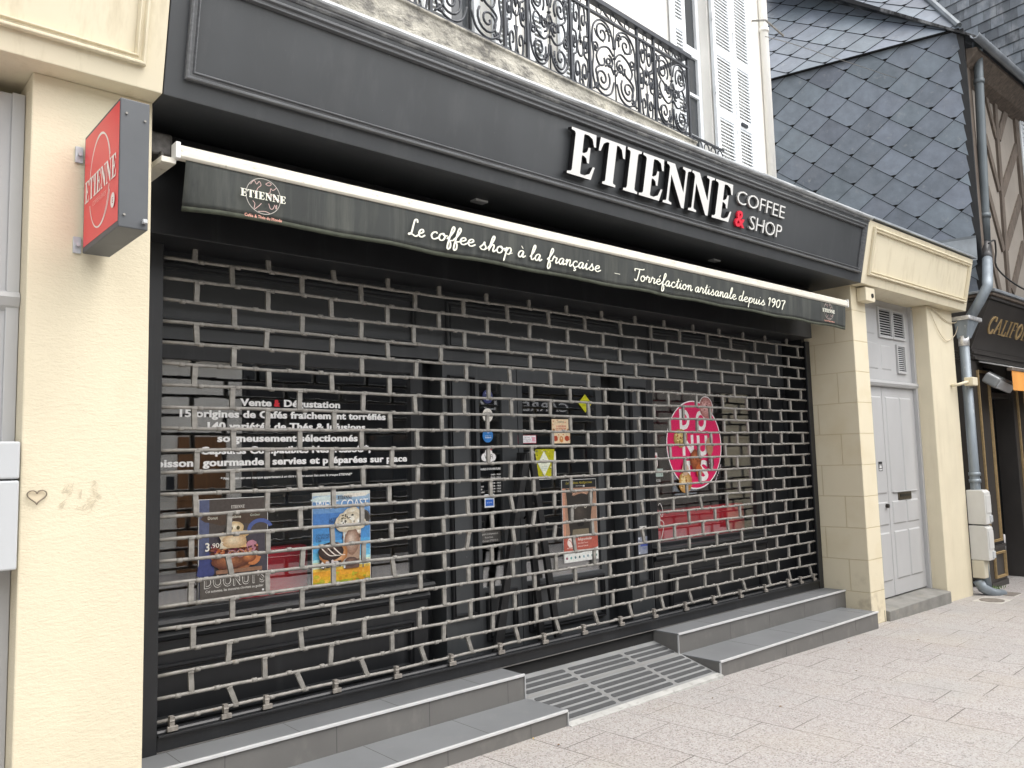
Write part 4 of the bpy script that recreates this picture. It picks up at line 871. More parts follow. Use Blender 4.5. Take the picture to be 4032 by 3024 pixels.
# ------------------------------------------------------------------ steps and ramp
for lab, xa, (lo1, up1), (lo0, up0) in (('two-stepped grey tiled step left of the ramp', None, (3.570, 3.552), (.4, 1.16)), ('two-stepped grey tiled step right of the ramp', None, (7.735, 7.845), (5.165, 5.150))):
    t = thing('step', lab, 'step', ((lo0+lo1)/2, 3.6, 0), 'tiled steps below the shutter')
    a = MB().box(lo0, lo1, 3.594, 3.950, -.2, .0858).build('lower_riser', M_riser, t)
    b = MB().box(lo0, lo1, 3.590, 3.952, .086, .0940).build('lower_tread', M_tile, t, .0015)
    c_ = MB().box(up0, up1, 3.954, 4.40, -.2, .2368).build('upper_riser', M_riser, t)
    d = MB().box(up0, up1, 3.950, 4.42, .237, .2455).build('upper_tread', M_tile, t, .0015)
    MB().box(lo0, lo1, 3.583, 3.600, .0835, .0985).build('nosing', M_alu, b, .002)
    MB().box(up0, up1, 3.943, 3.960, .2345, .2500).build('nosing', M_alu, d, .002)
    e0 = lo1 if lo0 < 2 else lo0; e1 = up1 if lo0 < 2 else up0
    s_ = -1 if lo0 < 2 else 1
    def tri(x): return (min(x, x-.004*s_), max(x, x-.004*s_))
    MB().box(*tri(e0), 3.584, 3.598, -.02, .0830).build('corner_trim', M_alu, a)
    MB().box(*tri(e1), 3.944, 3.958, .09, .2340).build('corner_trim', M_alu, c_)
    # tile joints as narrow strips of grout
    gm = mat('grout', (.07, .07, .07), .9)
    nn = 6 if lo0 < 2 else 5
    for i in range(1, nn):
        xj = lo1-.60*i+.0 if lo0 < 2 else lo0+.02+.60*i
        if lo0+.05 < xj < lo1-.05:
            MB().box(xj-.0015, xj+.0015, 3.602, 3.949, .0930, .0944).build('joint', gm, b); MB().box(xj+.299, xj+.302, 3.5934, 3.596, -.02, .083).build('joint', gm, a)
    for i in range(0, nn):
        xj = up1-.34-.60*i if lo0 < 2 else up0+.50+.60*i
        if up0+.05 < xj < up1-.05:
            MB().box(xj-.0015, xj+.0015, 3.962, 4.17, .2450, .2459).build('joint', gm, d); MB().box(xj+.199, xj+.202, 3.9534, 3.956, .0945, .234).build('joint', gm, c_)
T = thing('ramp', 'sloping tiled entrance ramp with black grip strips between the two steps', 'ramp', (4.36, 3.8, 0))
RS = .262
def rp(x, y, h=0.): return Vector((x, y, (y-3.586)*RS+.002+h))
deck = MB(); pr = [(3.592, -.2), (3.592, (3.592-3.586)*RS+.002), (4.190, (4.190-3.586)*RS+.002), (4.190, -.2)]
deck.prism(pr, 3.556, 5.162); deck = deck.build('deck', M_rampmetal, T)
MB().prism([(3.564, -.03), (3.564, .004), (3.615, .0148), (3.615, -.03)], 3.574, 5.160).build('edge_trim', mat('worn_trim', (.47, .47, .45), .45, metal=.1, var=((9, 9, 9), .15), stain=((22, 22, 22), .56, .68, (.25, .24, .22), .7)), T, .001)
MB().box(3.556, 5.146, 4.192, 4.43, .0, .2440).build('threshold', M_dark, T)  # near-black colour stands for the shade on the threshold below the rail
M_seam = mat('ramp_seam', (.30, .30, .29), .5, metal=.4)
for xs_ in (4.098, 4.700):
    MB().add([rp(xs_-.006, 3.62, .0012), rp(xs_+.006, 3.62, .0012), rp(xs_+.006, 4.14, .0012), rp(xs_-.006, 4.14, .0012)], [(0, 1, 2, 3)]).build('seam_strip', M_seam, T)
MB().add([rp(3.56, 3.945, .0016), rp(5.15, 3.945, .0016), rp(5.15, 3.962, .0016), rp(3.56, 3.962, .0016)], [(0, 1, 2, 3)]).build('seam_strip', M_seam, T)
def strip(x0, x1, y0, y1):
    r_ = .014; pts = []
    for cx_, cy_, a0 in ((x1-r_, y1-r_, 0), (x0+r_, y1-r_, 90), (x0+r_, y0+r_, 180), (x1-r_, y0+r_, 270)):
        for k in range(4): a = R(a0+30*k); pts.append((cx_+r_*math.cos(a), cy_+r_*math.sin(a)))
    n = len(pts); A = [rp(x, y, .0004) for x, y in pts]; B = [rp(x, y, .003) for x, y in pts]
    return MB().add(A+B, [(i, (i+1) % n, n+(i+1) % n, n+i) for i in range(n)]+[tuple(range(n, 2*n))])
for (xa, xb) in ((3.595, 4.078), (4.118, 4.680), (4.720, 5.140)):
    for y0, hw in ((3.644, .036), (3.704, .036), (3.764, .036), (3.824, .036), (3.884, .036), (3.980, .036), (4.040, .036), (4.100, .036)):
        strip(xa, xb, y0, y0+hw).build('grip_strip', M_grip, T)

# ------------------------------------------------------------------ grey entrance door
T = thing('entrance_door', 'pale grey panelled double door with louvred transom between the cream pillars', 'door', (9.0, 3.9, .06))
YD = 3.9
fr_ = MB(); fr_.box(9.655, 9.705, 3.86, 3.96, -.02, 3.26); fr_.build('jamb', M_greydoor, T, .003)
def panel(mb, x0, x1, z0, z1, y, d=.010, w=.014):
    """raised field with bevelled edge"""
    mb.add([(x0, y, z0), (x1, y, z0), (x1, y, z1), (x0, y, z1), (x0+w, y-d, z0+w), (x1-w, y-d, z0+w), (x1-w, y-d, z1-w), (x0+w, y-d, z1-w)],
           [(0, 1, 5, 4), (1, 2, 6, 5), (2, 3, 7, 6), (3, 0, 4, 7), (4, 5, 6, 7)])
for x0, x1, cols, lab in ((8.16, 8.830, ((8.25, 8.50), (8.56, 8.79)), None), (8.838, 9.655, ((8.905, 9.225), (9.262, 9.560)), None)):
    lf = MB().box(x0, x1, YD, YD+.05, .072, 2.298).build('leaf', M_greydoor, T, .003)
    pm = MB()
    for a, b in cols:
        for z0, z1 in ((.235, .742), (.815, 1.062), (1.148, 2.192)): panel(pm, a, b, z0, z1, YD-.0004)
    pm.build('panel', M_greydoor, lf)
    if x0 > 8.5:
        ls = MB().box(9.066, 9.388, YD-.012, YD+.001, 1.066, 1.146).build('letter_plate', mat('tarnished_brass', (.10, .085, .06), .45, metal=.7, var=((40, 40, 40), .3)), lf, .003)
        MB().box(9.10, 9.355, YD-.018, YD-.011, 1.10, 1.128).build('flap', mat('dark_flap', (.03, .028, .025), .4, metal=.5), ls, .002)
        MB().box(8.94, 9.54, YD-.016, YD-.0, 1.150, 1.162).build('weather_strip', M_greydoor, lf, .002)
    else:
        MB().tube([(8.74, YD, 1.02), (8.74, YD-.04, 1.02)], .022, 10).build('knob', mat('dark_brass', (.05, .045, .04), .4, metal=.6), lf)
MB().prism([(3.885, 2.30), (3.86, 2.305), (3.845, 2.335), (3.85, 2.36), (3.895, 2.372), (3.96, 2.372), (3.96, 2.30)], 8.16, 9.70).build('transom_bar', M_greydoor, T, .002)
tp = MB().box(8.16, 9.655, YD, YD+.05, 2.374, 3.26).build('transom_panel', M_greydoor, T)
pm = MB(); panel(pm, 8.5, 8.765, 2.87, 3.16, YD-.0004, .006); panel(pm, 8.5, 8.80, 2.49, 2.78, YD-.0004, .006); panel(pm, 8.885, 9.12, 2.49, 2.765, YD-.0004, .006); pm.build('panel', M_greydoor, tp)
def louvre(x0, x1, z0, z1, n, parent):
    fr_ = MB(); rframe(fr_, x0, x1, z0, z1, .022, YD-.022, YD+.001); o = fr_.build('vent_frame', M_greydoor, parent, .002)
    s_ = MB()
    for i in range(n):
        z = z0+.03+(z1-z0-.06)*i/(n-1); s_.add([(x0+.022, YD-.016, z-.008), (x1-.022, YD-.016, z-.008), (x1-.022, YD-.003, z+.007), (x0+.022, YD-.003, z+.007)], [(0, 1, 2, 3)])
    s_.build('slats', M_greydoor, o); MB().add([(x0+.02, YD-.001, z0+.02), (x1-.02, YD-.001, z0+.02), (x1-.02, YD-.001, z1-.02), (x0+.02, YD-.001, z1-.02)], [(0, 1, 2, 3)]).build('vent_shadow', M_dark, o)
louvre(8.845, 9.185, 2.845, 3.185, 11, tp); louvre(9.200, 9.515, 2.848, 3.180, 11, tp); louvre(9.265, 9.490, 2.465, 2.795, 13, tp)
def d14(f): f.rect(-.045, -.05, .045, .05, '202022'); f.poly([(-.03, -.02), (-.015, .03), (0, .0), (.015, .03), (.03, -.02)], 'd8d8d8'); f.rect(-.035, -.042, .035, -.03, 'd8d8d8')
sticker('sticker', 'little black and white sticker on the grey entrance door', 8.665, 1.44, d14, group=None, y=YD-.012)
T = MB().box(8.152, 9.70, 3.665, 3.96, -.25, .062)
for i, v in enumerate(T.v):
    if v[1] < 3.7 and v[2] > 0: T.v[i] = (v[0], v[1], .030)
one(T.build('door_step', M_stepstone, None, .008), 'worn grey stone doorstep under the pale grey entrance door', 'step')
T = thing('security_sensor', 'cream box sensor fixed under the fascia at the top of the block pillar', 'sensor', (8.07, 3.66, 3.1))
sb = MB().box(7.965, 8.165, 3.60, 3.695, 3.105, 3.245).build('case', M_creamwood, T, .006)
MB().tube([(8.10, 3.602, 3.165), (8.10, 3.592, 3.165)], .022, 14).build('lens', M_dark, sb)

# ------------------------------------------------------------------ pipes, meters and cables at the right corner
T = thing('rainwater_pipe', 'grey zinc rainwater pipe bending from the half-timbered house down past the cream corner', 'drainpipe', (10.55, 3.62, -.1))
MB().tube([(11.52, 3.50, 7.0), (11.52, 3.52, 6.4), (11.52, 3.58, 4.7), (11.52, 3.60, 4.20)], .056, 14).build('upper_pipe', mat('dark_zinc_pipe', (.125, .145, .155), .5, metal=.3, var=((9, 9, 3), .2)), T, smooth=True)
for z in (6.42, 4.62): MB().tube([(11.52, 3.52+(.06 if z < 5 else 0), z-.03), (11.52, 3.52+(.06 if z < 5 else 0), z+.03)], .066, 14).build('collar', MATS['dark_zinc_pipe'], T, smooth=True)
MB().tube([(11.52, 3.60, 4.26), (11.50, 3.595, 4.20), (11.36, 3.55, 4.08), (11.27, 3.522, 3.99)], .064, 14).build('black_sleeve', mat('black_sleeve', (.035, .035, .037), .4), T, smooth=True)
MB().tube([(11.36, 3.55, 4.08), (11.20, 3.50, 3.92), (10.95, 3.43, 3.74), (10.78, 3.385, 3.62), (10.72, 3.37, 3.55), (10.71, 3.47, 3.37), (10.70, 3.60, 3.17)], .060, 14).build('elbow', M_pipe, T, smooth=True)
hp_ = MB()
tp_, bt_ = 3.19, 2.93
hp_.add([(10.50, 3.53, tp_), (10.88, 3.53, tp_), (10.88, 3.71, tp_), (10.50, 3.71, tp_), (10.50, 3.57, bt_), (10.64, 3.57, bt_), (10.64, 3.68, bt_), (10.50, 3.68, bt_)], [(0, 1, 5, 4), (1, 2, 6, 5), (2, 3, 7, 6), (3, 0, 4, 7), (4, 5, 6, 7), (0, 3, 2, 1)])
hp_.build('hopper', M_pipe, T, .006)
hb = MB().box(10.48, 10.90, 3.515, 3.725, 3.15, 3.20).build('hopper_rim', mat('foil_tape', (.72, .72, .72), .3, metal=.6, var=((20, 20, 20), .3), bump=((40, 40, 40), .8, .01)), T, .01)
MB().tube([(10.555, 3.625, 2.96), (10.555, 3.625, 2.84)], .060, 14).build('foil_collar', MATS['foil_tape'], T, smooth=True)
MB().tube([(10.555, 3.625, 2.92), (10.555, 3.625, 1.15), (10.565, 3.62, .4), (10.60, 3.60, -.08)], .055, 14).build('lower_pipe', M_pipe, T, smooth=True)
for z in (1.30, 1.22): MB().tube([(10.555, 3.625, z-.022), (10.555, 3.625, z+.022)], .066, 14).build('collar', M_pipe, T, smooth=True)
MB().tube([(10.50, 3.66, .06), (10.52, 3.62, -.03), (10.60, 3.54, -.09), (10.72, 3.47, -.115)], .058, 12).build('shoe', M_pipe, T, smooth=True)
# meter boxes
for z0, z1, lab in ((.715, 1.115, 'upper white meter box on the corner by the drainpipe'), (.30, .700, 'lower white meter box on the corner by the drainpipe')):
    T = thing('meter_box', lab, 'meter box', (10.65, 3.66, z0), 'white meter boxes on the corner')
    b = MB().prism([(3.50, z0), (3.50, z1-.03), (3.53, z1), (3.70, z1), (3.70, z0)], 10.452, 10.635).build('case', mat('meter_box_plastic', (.60, .60, .58), .5, var=((6, 6, 3), .06), stain=((14, 14, 5), .6, .75, (.42, .40, .36), .5)), T, .008)
    MB().box(10.47, 10.62, 3.492, 3.5005, z0+.13, z1-.06).build('cover', MATS['meter_box_plastic'], b, .006)
    MB().box(10.56, 10.638, 3.488, 3.56, z0+.02, z0+.10).build('latch', M_lgrey, b, .004)
one(MB().box(10.455, 10.62, 3.56, 3.70, .09, .298).build('conduit_box', mat('conduit_cream', (.60, .56, .45), .6), None, .01), 'cream conduit box below the lower meter box', 'box')
# lamp on right pillar
T = thing('wall_light', 'small cream spotlight on a short arm near the right edge of the cream pillar', 'wall light', (10.3, 3.69, 2.36))
MB().tube([(10.25, 3.70, 2.35), (10.27, 3.62, 2.36), (10.38, 3.585, 2.385), (10.46, 3.58, 2.40)], .018, 8).build('arm', M_cream, T, smooth=True)
h_ = MB().box(10.44, 10.60, 3.52, 3.62, 2.35, 2.45).build('head', M_creamwood, T, .008); MB().box(10.599, 10.606, 3.535, 3.605, 2.365, 2.435).build('lens', M_lgrey, h_)
def cable(pts, r, m, label):
    q = []; p_ = [pts[0]]+pts+[pts[-1]]
    for i in range(1, len(p_)-2):
        for t in (0, .25, .5, .75):
            q.append(tuple(.5*((2*p_[i][k])+(-p_[i-1][k]+p_[i+1][k])*t+(2*p_[i-1][k]-5*p_[i][k]+4*p_[i+1][k]-p_[i+2][k])*t*t+(-p_[i-1][k]+3*p_[i][k]-3*p_[i+1][k]+p_[i+2][k])*t**3) for k in range(3)))
    q.append(pts[-1]); one(MB().tube(q, r, 6).build('cable', m, None, smooth=True), label, 'cable')
cable([(9.60, 3.84, 3.22), (9.72, 3.685, 3.245), (9.95, 3.685, 3.20), (10.2, 3.685, 3.13), (10.45, 3.68, 3.12), (10.52, 3.66, 3.16)], .006, M_cable, 'pale cable running along under the right cream fascia')
cable([(9.74, 3.685, 3.22), (9.90, 3.685, 3.04), (10.10, 3.685, 2.90), (10.25, 3.685, 2.89), (10.44, 3.68, 2.97), (10.50, 3.66, 3.08)], .004, M_cable, 'thin cable sagging across the top of the right cream pillar')
cable([(11.30, 3.50, 4.20), (11.50, 3.49, 4.27), (11.62, 3.52, 4.15), (11.62, 3.53, 3.95), (11.9, 3.46, 3.78), (12.6, 3.42, 3.70), (14.5, 3.40, 3.66)], .012, M_bcable, 'black cable looping round the zinc pipe to the right')
# manholes
for (x0, x1, y0, y1, lab) in ((9.98, 10.36, 3.26, 3.56, 'square cast iron cover in the paving by the drainpipe foot'), (10.62, 10.92, 3.32, 3.62, 'smaller cast iron cover beside the black pilaster')):
    T = thing('manhole_cover', lab, 'cover', ((x0+x1)/2, (y0+y1)/2, gz(x0)), 'covers in the paving')
    zc = gz((x0+x1)/2)
    MB().box(x0, x1, y0, y1, zc-.05, zc+.006).build('frame', M_cement, T, .003)
    if x0 < 10.5: MB().tube([((x0+x1)/2-.02, (y0+y1)/2, zc+.005), ((x0+x1)/2-.02, (y0+y1)/2, zc+.012)], .125, 24).build('lid', M_cast, T)
    else: MB().box(x0+.02, x1-.02, y0+.02, y1-.02, zc, zc+.012).build('lid', M_cast, T)

# ------------------------------------------------------------------ upper house (slightly turned against the shopfront)
AU = R(3.9); UO = Vector((2.6, 3.60, 0)); MU = Matrix.Translation(UO) @ Matrix.Rotation(AU, 4, 'Z')    # local x along the front, local y into the house
def U(x, y, z): return MU @ Vector((x, y, z))
T = thing('town_house', 'white rendered house above the shop with balcony and louvred shutters', 'house', U(2, 1, 3.9))
FY = .48
# front wall as pieces round the two window openings
wl_ = MB()
for a, b, z0, z1 in ((-5, .60, 3.7, 9), (.60, .98, 6.7, 9), (.98, 1.54, 3.7, 9), (1.54, 1.71, 6.7, 9), (1.71, 3.53, 3.7, 9), (3.53, 4.0, 6.7, 9), (3.53, 4.0, 3.7, 4.2), (4.0, 5.19, 3.7, 9)):
    pass
def wallpoly(mb, cuts, x0, x1, z0, z1, y):
    """front sheet with rectangular openings from z0"""
    xs_ = [x0]+[v for c in cuts for v in c[:2]]+[x1]
    for i in range(0, len(xs_), 2): mb.add([MU @ Vector(q) for q in ((xs_[i], y, z0), (xs_[i+1], y, z0), (xs_[i+1], y, z1), (xs_[i], y, z1))], [(0, 1, 2, 3)])
    for a, b, c0, c1 in cuts:
        mb.add([MU @ Vector(q) for q in ((a, y, c1), (b, y, c1), (b, y, z1), (a, y, z1))], [(0, 1, 2, 3)])
        if c0 > z0: mb.add([MU @ Vector(q) for q in ((a, y, z0), (b, y, z0), (b, y, c0), (a, y, c0))], [(0, 1, 2, 3)])
        for q in (((a, y, c0), (a, y+.16, c0), (a, y+.16, c1), (a, y, c1)), ((b, y, c0), (b, y, c1), (b, y+.16, c1), (b, y+.16, c0)), ((a, y, c1), (a, y+.16, c1), (b, y+.16, c1), (b, y, c1))):
            mb.add([MU @ Vector(w_) for w_ in q], [(0, 1, 2, 3)])
CUTS = [(.60, 1.00, 4.16, 6.6), (1.56, 1.71, 4.16, 6.6), (3.53, 4.01, 4.25, 6.6)]
wallpoly(wl_, CUTS, -5, 5.17, 3.6, 9.0, FY)
wl_.add([U(5.17, FY, 3.6), U(5.17, 5, 3.6), U(5.17, 5, 9), U(5.17, FY, 9)], [(0, 1, 2, 3)])
wl_.add([U(-5, FY, 9), U(5.17, FY, 9), U(5.17, 5, 9), U(-5, 5, 9)], [(0, 1, 2, 3)])
wl_.build('wall', M_house, T)
sl_ = MB(); sl_.prism([(-.02, 3.72), (-.02, 4.150), (-.035, 4.156), (-.035, 4.170), (FY, 4.175), (FY, 3.72)], -4.5, 2.86, M=MU); sl_.build('balcony_slab', M_stone, T, .004)
MG = mat('upper_glass_dark', (.05, .055, .06), .05)
for a, b, c0, c1 in CUTS:
    w_ = MB()
    vs = [(x, y, z) for y in (FY+.09, FY+.14) for ring in (((a+.002, c0), (b-.002, c0), (b-.002, c1), (a+.002, c1)), ((a+.06, c0+.08), (b-.06, c0+.08), (b-.06, c1-.06), (a+.06, c1-.06))) for x, z in ring]
    fs = []
    for j in range(4):
        k = (j+1) % 4; fs += [(j, k, 4+k, 4+j), (8+j, 12+j, 12+k, 8+k), (j, 8+j, 8+k, k), (4+j, 4+k, 12+k, 12+j)]
    w_.add([MU @ Vector(q) for q in vs], fs); w_ = w_.build('window', M_volet, T, .004)
    MB().add([U(a+.05, FY+.12, c0+.07), U(b-.05, FY+.12, c0+.07), U(b-.05, FY+.12, c1-.05), U(a+.05, FY+.12, c1-.05)], [(0, 1, 2, 3)]).build('pane', MG, w_)
    br2 = MB()
    if b-a > .4:
        for z, hh in ((5.53, .05), (5.09, .014), (4.67, .014)): MB().box(a+.05, b-.05, FY+.095, FY+.118, z-hh, z+hh, M=MU).build('glazing_bar', M_volet, w_)
def volet(x0, x1, z0, z1, y, brk):
    o = MB(); fr_ = [(x0, z0), (x1, z0), (x1, z1), (x0, z1)]
    o.box(x0, x0+.055, y, y+.032, z0, z1, M=MU); o.box(x1-.055, x1, y, y+.032, z0, z1, M=MU)
    zs = [z0]+brk+[z1]
    rails = [(z0, z0+.09)]+[(z-.045, z+.045) for z in brk]+[(z1-.09, z1)]
    for a, b in rails: o.box(x0+.055, x1-.055, y+.001, y+.031, a, b, M=MU)
    for i in range(len(rails)-1):
        a, b = rails[i][1], rails[i+1][0]; n = max(2, int((b-a)/.034))
        for k in range(n):
            z = a+(k+.5)*(b-a)/n
            o.prism([(y+.003, z-.013), (y+.003, z-.001), (y+.029, z+.014), (y+.029, z+.004)], x0+.055, x1-.055, M=MU)
    return o.build('shutter', M_volet, T)
BR = [4.943, 5.579]
s1 = volet(4.022, 4.400, 4.22, 6.75, FY-.05, BR); s2 = volet(4.424, 4.775, 4.22, 6.75, FY-.045, BR); volet(3.30, 3.525, 4.22, 6.75, FY-.05, BR)
for s_, x in ((s1, 4.41), (s1, 4.015)):
    for z in (4.5, 5.15, 5.9): MB().box(x-.012, x+.012, FY-.065, FY-.049, z-.035, z+.035, M=MU).build('hinge', M_volet, s_, .002)
MB().box(4.50, 4.62, FY-.062, FY-.046, 4.925, 4.955, M=MU).build('catch', M_iron, s2)
for a, b in ((.36, .595), (1.005, 1.20), (1.36, 1.555), (1.715, 1.93)): volet(a, b, 4.20, 6.75, FY-.05, BR)
MB().box(3.45, 4.10, FY-.08, FY, 4.17, 4.235, M=MU).build('window_sill', M_stone, T, .004)
T2 = thing('house_downpipe', 'slim white downpipe on the right corner of the white house', 'drainpipe', U(5.2, .45, 4))
MB().tube([U(5.13, .44, 3.95), U(5.13, .44, 9)], .045, 12).build('pipe', M_house, T2, smooth=True)
for z in (4.42, 6.17): MB().tube([U(5.13, .44, z-.02), U(5.13, .44, z+.02)], .054, 12).build('collar', M_house, T2, smooth=True)
hk = MB(); hk.tube([U(4.93, .47, 6.22), U(4.96, .33, 6.18), U(5.30, .30, 6.12)], .012, 6); hk.build('line_hook', M_galv, T2)
one(MB().tube([U(4.95, .34, 6.0)] + [U(5.0+.5*i, .34-.02*i, 6.03+.09*i) for i in range(1, 9)], .004, 5).build('washing_line', M_galv, None), 'thin wire running off from the white downpipe hook', 'wire')

# balcony railing
T = thing('balcony_railing', 'ornate black wrought iron balcony railing with scrollwork panels', 'railing', U(1, 0, 4.17))
PX = [-2.45, -2.2, -1.5, -1.28, -.62, -.42, .05, .66, .87, 1.31, 1.515, 2.10, 2.32, 2.805]
PX = [-1.45, -1.25, -.70, -.50, -.14, .05, .66, .87, 1.31, 1.515, 2.10, 2.32, 2.805]
Z0, Z1, ZT = 4.185, 4.795, 4.885
MB().box(-1.5, 2.84, -.028, .028, ZT-.016, ZT+.022, M=MU).build('handrail', M_iron, T, .003)
MB().box(-1.5, 2.83, -.011, .011, Z1-.008, Z1+.008, M=MU).build('upper_rail', M_iron, T)
MB().box(-1.5, 2.83, -.012, .012, Z0-.012, Z0+.010, M=MU).build('lower_rail', M_iron, T)
for x in PX: MB().box(x-.010, x+.010, -.010, .010, Z0-.03, ZT-.012, M=MU).build('post', M_iron, T)
for y0 in (0,):      # return to the wall at the right end
    MB().box(2.795, 2.815, .02, FY-.06, Z0-.012, Z0+.010, M=MU).build('return_rail', M_iron, T); MB().box(2.79, 2.82, .02, FY-.06, ZT-.012, ZT+.012, M=MU).build('return_rail', M_iron, T)
def spiral(cx, cz, r0, r1, a0, turns, n=26): return [(cx+(r0+(r1-r0)*i/n)*math.cos(R(a0)+2*math.pi*turns*i/n), cz+(r0+(r1-r0)*i/n)*math.sin(R(a0)+2*math.pi*turns*i/n)) for i in range(n+1)]
def smooth2(pts, n=5):
    q = []; p_ = [pts[0]]+list(pts)+[pts[-1]]
    for i in range(1, len(p_)-2):
        for j in range(n):
            t = j/n; q.append(tuple(.5*((2*p_[i][k])+(-p_[i-1][k]+p_[i+1][k])*t+(2*p_[i-1][k]-5*p_[i][k]+4*p_[i+1][k]-p_[i+2][k])*t*t+(-p_[i-1][k]+3*p_[i][k]-3*p_[i+1][k]+p_[i+2][k])*t**3) for k in (0, 1)))
    q.append(pts[-1]); return q
def scroll_panel(x0, x1, wide, flip):
    mb = MB(); w = x1-x0-.02; h = Z1-Z0-.02; cx = (x0+x1)/2; cz = (Z0+Z1)/2; r = .0080
    def tu(pts, rr=r): mb.tube([U(cx+a, 0, cz+b*(-1 if flip else 1)) for a, b in pts], rr, 5)
    if wide:
        tu([(0, -h/2), (0, h/2)], .0055)
        for zc in (-.10, .06, .19): mb.tube([U(cx, 0, cz+h*zc*1.0-.012), U(cx, 0, cz+h*zc), U(cx, 0, cz+h*zc+.012)], .01, 6, rs=[.005, .017, .005])
        for s in (-1, 1):
            S = lambda pts: [(s*a*w, b*h) for a, b in pts]
            # large outer C scrolls
            tu(S(smooth2([(.03, -.26), (.10, -.42), (.26, -.48), (.42, -.40), (.47, -.22), (.44, -.02), (.46, .18), (.42, .36), (.28, .47), (.12, .44), (.04, .32), (.02, .20)])))
            tu(S(spiral(.25, .30, .155, .02, 200, -1.6))); tu(S(spiral(.27, -.28, .16, .02, 140, 1.7)))
            tu(S(smooth2([(.02, .08), (.14, .16), (.30, .10), (.38, -.02), (.32, -.12), (.22, -.08), (.22, .0)]))); tu(S(spiral(.12, -.02, .09, .015, 90, 1.5, 18)))
            tu(S(smooth2([(.02, -.16), (.10, -.06), (.20, -.10)]))); tu(S(spiral(.38, .10, .065, .015, 270, 1.3, 14))); tu(S(spiral(.10, .36, .06, .01, 0, 1.3, 14))); tu(S(spiral(.40, -.40, .05, .01, 180, 1.2, 12)))
            tu(S(smooth2([(.46, -.46), (.36, -.34), (.40, -.20), (.30, -.12)]))); tu(S(smooth2([(.22, .20), (.36, .24), (.40, .32)])), .005)
    else:
        for s in (-1, 1):
            S = lambda pts: [(s*a*w, b*h) for a, b in pts]
            tu(S(spiral(.20, .36, .02, .22, 90, 1.4, 20))); tu(S(smooth2([(.42, .34), (.44, .16), (.24, .12), (.22, -.10), (.40, -.16), (.44, -.30)]))); tu(S(spiral(.22, -.34, .22, .03, 10, -1.5, 20)))
            tu(S(spiral(.34, .02, .09, .02, 250, 1.2, 12)))
        tu([(.0, .0), (.0, .26*h)], .005); mb.tube([U(cx, 0, cz+.02), U(cx, 0, cz+.05), U(cx, 0, cz+.14)], .01, 6, rs=[.006, .013, .002])
        ring = [(.17*w*math.cos(a), -.04*h+.10*h*math.sin(a)) for a in [i*math.pi/9 for i in range(19)]]; tu(ring)
        tu([(.10*w*math.cos(a), -.46*h+.04*h*math.sin(a)) for a in [i*math.pi/7 for i in range(15)]])
    # frieze between the two upper rails
    zc = (Z1+ZT)/2-.004
    if wide:
        for k in (-1, 0, 1):
            mb.tube([U(cx+k*w*.3+.03*math.cos(a), 0, zc+.028*math.sin(a)) for a in [i*math.pi/6 for i in range(13)]], .005, 5)
            if k < 1: mb.tube([U(cx+k*w*.3+.04, 0, zc+.02), U(cx+(k+.5)*w*.3, 0, zc-.005), U(cx+(k+1)*w*.3-.04, 0, zc-.02)], .006, 5, rs=[.003, .009, .003])
    else:
        mb.tube([U(cx+.026*math.cos(a), 0, zc+.028*math.sin(a)) for a in [i*math.pi/6 for i in range(13)]], .005, 5)
    mb.build('scroll_panel', M_iron, T, smooth=True)
for i in range(len(PX)-1):
    wd = PX[i+1]-PX[i]; scroll_panel(PX[i], PX[i+1], wd > .3, i % 4 in (2, 3))
# low iron guard of the right window
T = thing('window_guard', 'low black iron guard at the foot of the upper right window', 'railing', U(3.7, .38, 4.2))
MB().box(2.9, 4.0, FY-.12, FY-.10, 4.50, 4.515, M=MU).build('top_rail', M_iron, T); gsp = MB()
for i in range(9): gsp.tube([U(2.97+.12*i+.045*math.cos(a), FY-.11, 4.44+.05*math.sin(a)) for a in [k*math.pi/6 for k in range(13)]], .006, 5)
gsp.build('ring_row', M_iron, T)
MB().box(2.9, 4.0, FY-.12, FY-.10, 4.37, 4.385, M=MU).build('bottom_rail', M_iron, T)

# ------------------------------------------------------------------ slate-hung gable and half-timbered house
AS = R(16); SD = Vector((-math.sin(AS), math.cos(AS), 0)); SN = Vector((-math.cos(AS), -math.sin(AS), 0)); S0 = Vector((11.28, 3.63, 0))
T = thing('half_timbered_house', 'old half-timbered house with a slate-hung gable and grey gutter', 'house', (11.3, 3.7, 3.4))
def diamonds(mb, P, ud, vd, nd, u0, u1, v0, v1, inside, w=.51, h=.412, uo=.14, vo=5.905-.0, rg=random.Random(2)):
    """lozenge slates, bottom tip clipped, lower edge lifted off the row below; vo = height of a row of tips"""
    import math as _m
    j0 = int(_m.floor((v0-vo)/(h/2)))-1; j1 = int(_m.ceil((v1-vo)/(h/2)))+2
    for j in range(j0, j1):
        for i in range(int((u0-uo)/w)-2, int((u1-uo)/w)+3):
            cu = uo+i*w+(w/2 if j % 2 else 0); cv = vo+j*h/2+h/2
            a, b = w/2*.985, h/2*.985; t = .035
            pts = [(0, b), (-a, 0), (-t, -b+.03), (t, -b+.03), (a, 0)]
            poly = [(cu+x, cv+y) for x, y in pts]
            poly = clip(poly, inside)
            if len(poly) < 3: continue
            vsx = []
            for x, y in poly:
                lift = .004+.016*(b-(y-cv))/(2*b)
                vsx.append(P+ud*x+vd*y+nd*lift)
            v = rg.uniform(.82, 1.15); mb.add(vsx, [tuple(range(len(vsx)))], 0, (.168*v, .197*v*rg.uniform(.97, 1.03), .234*v))
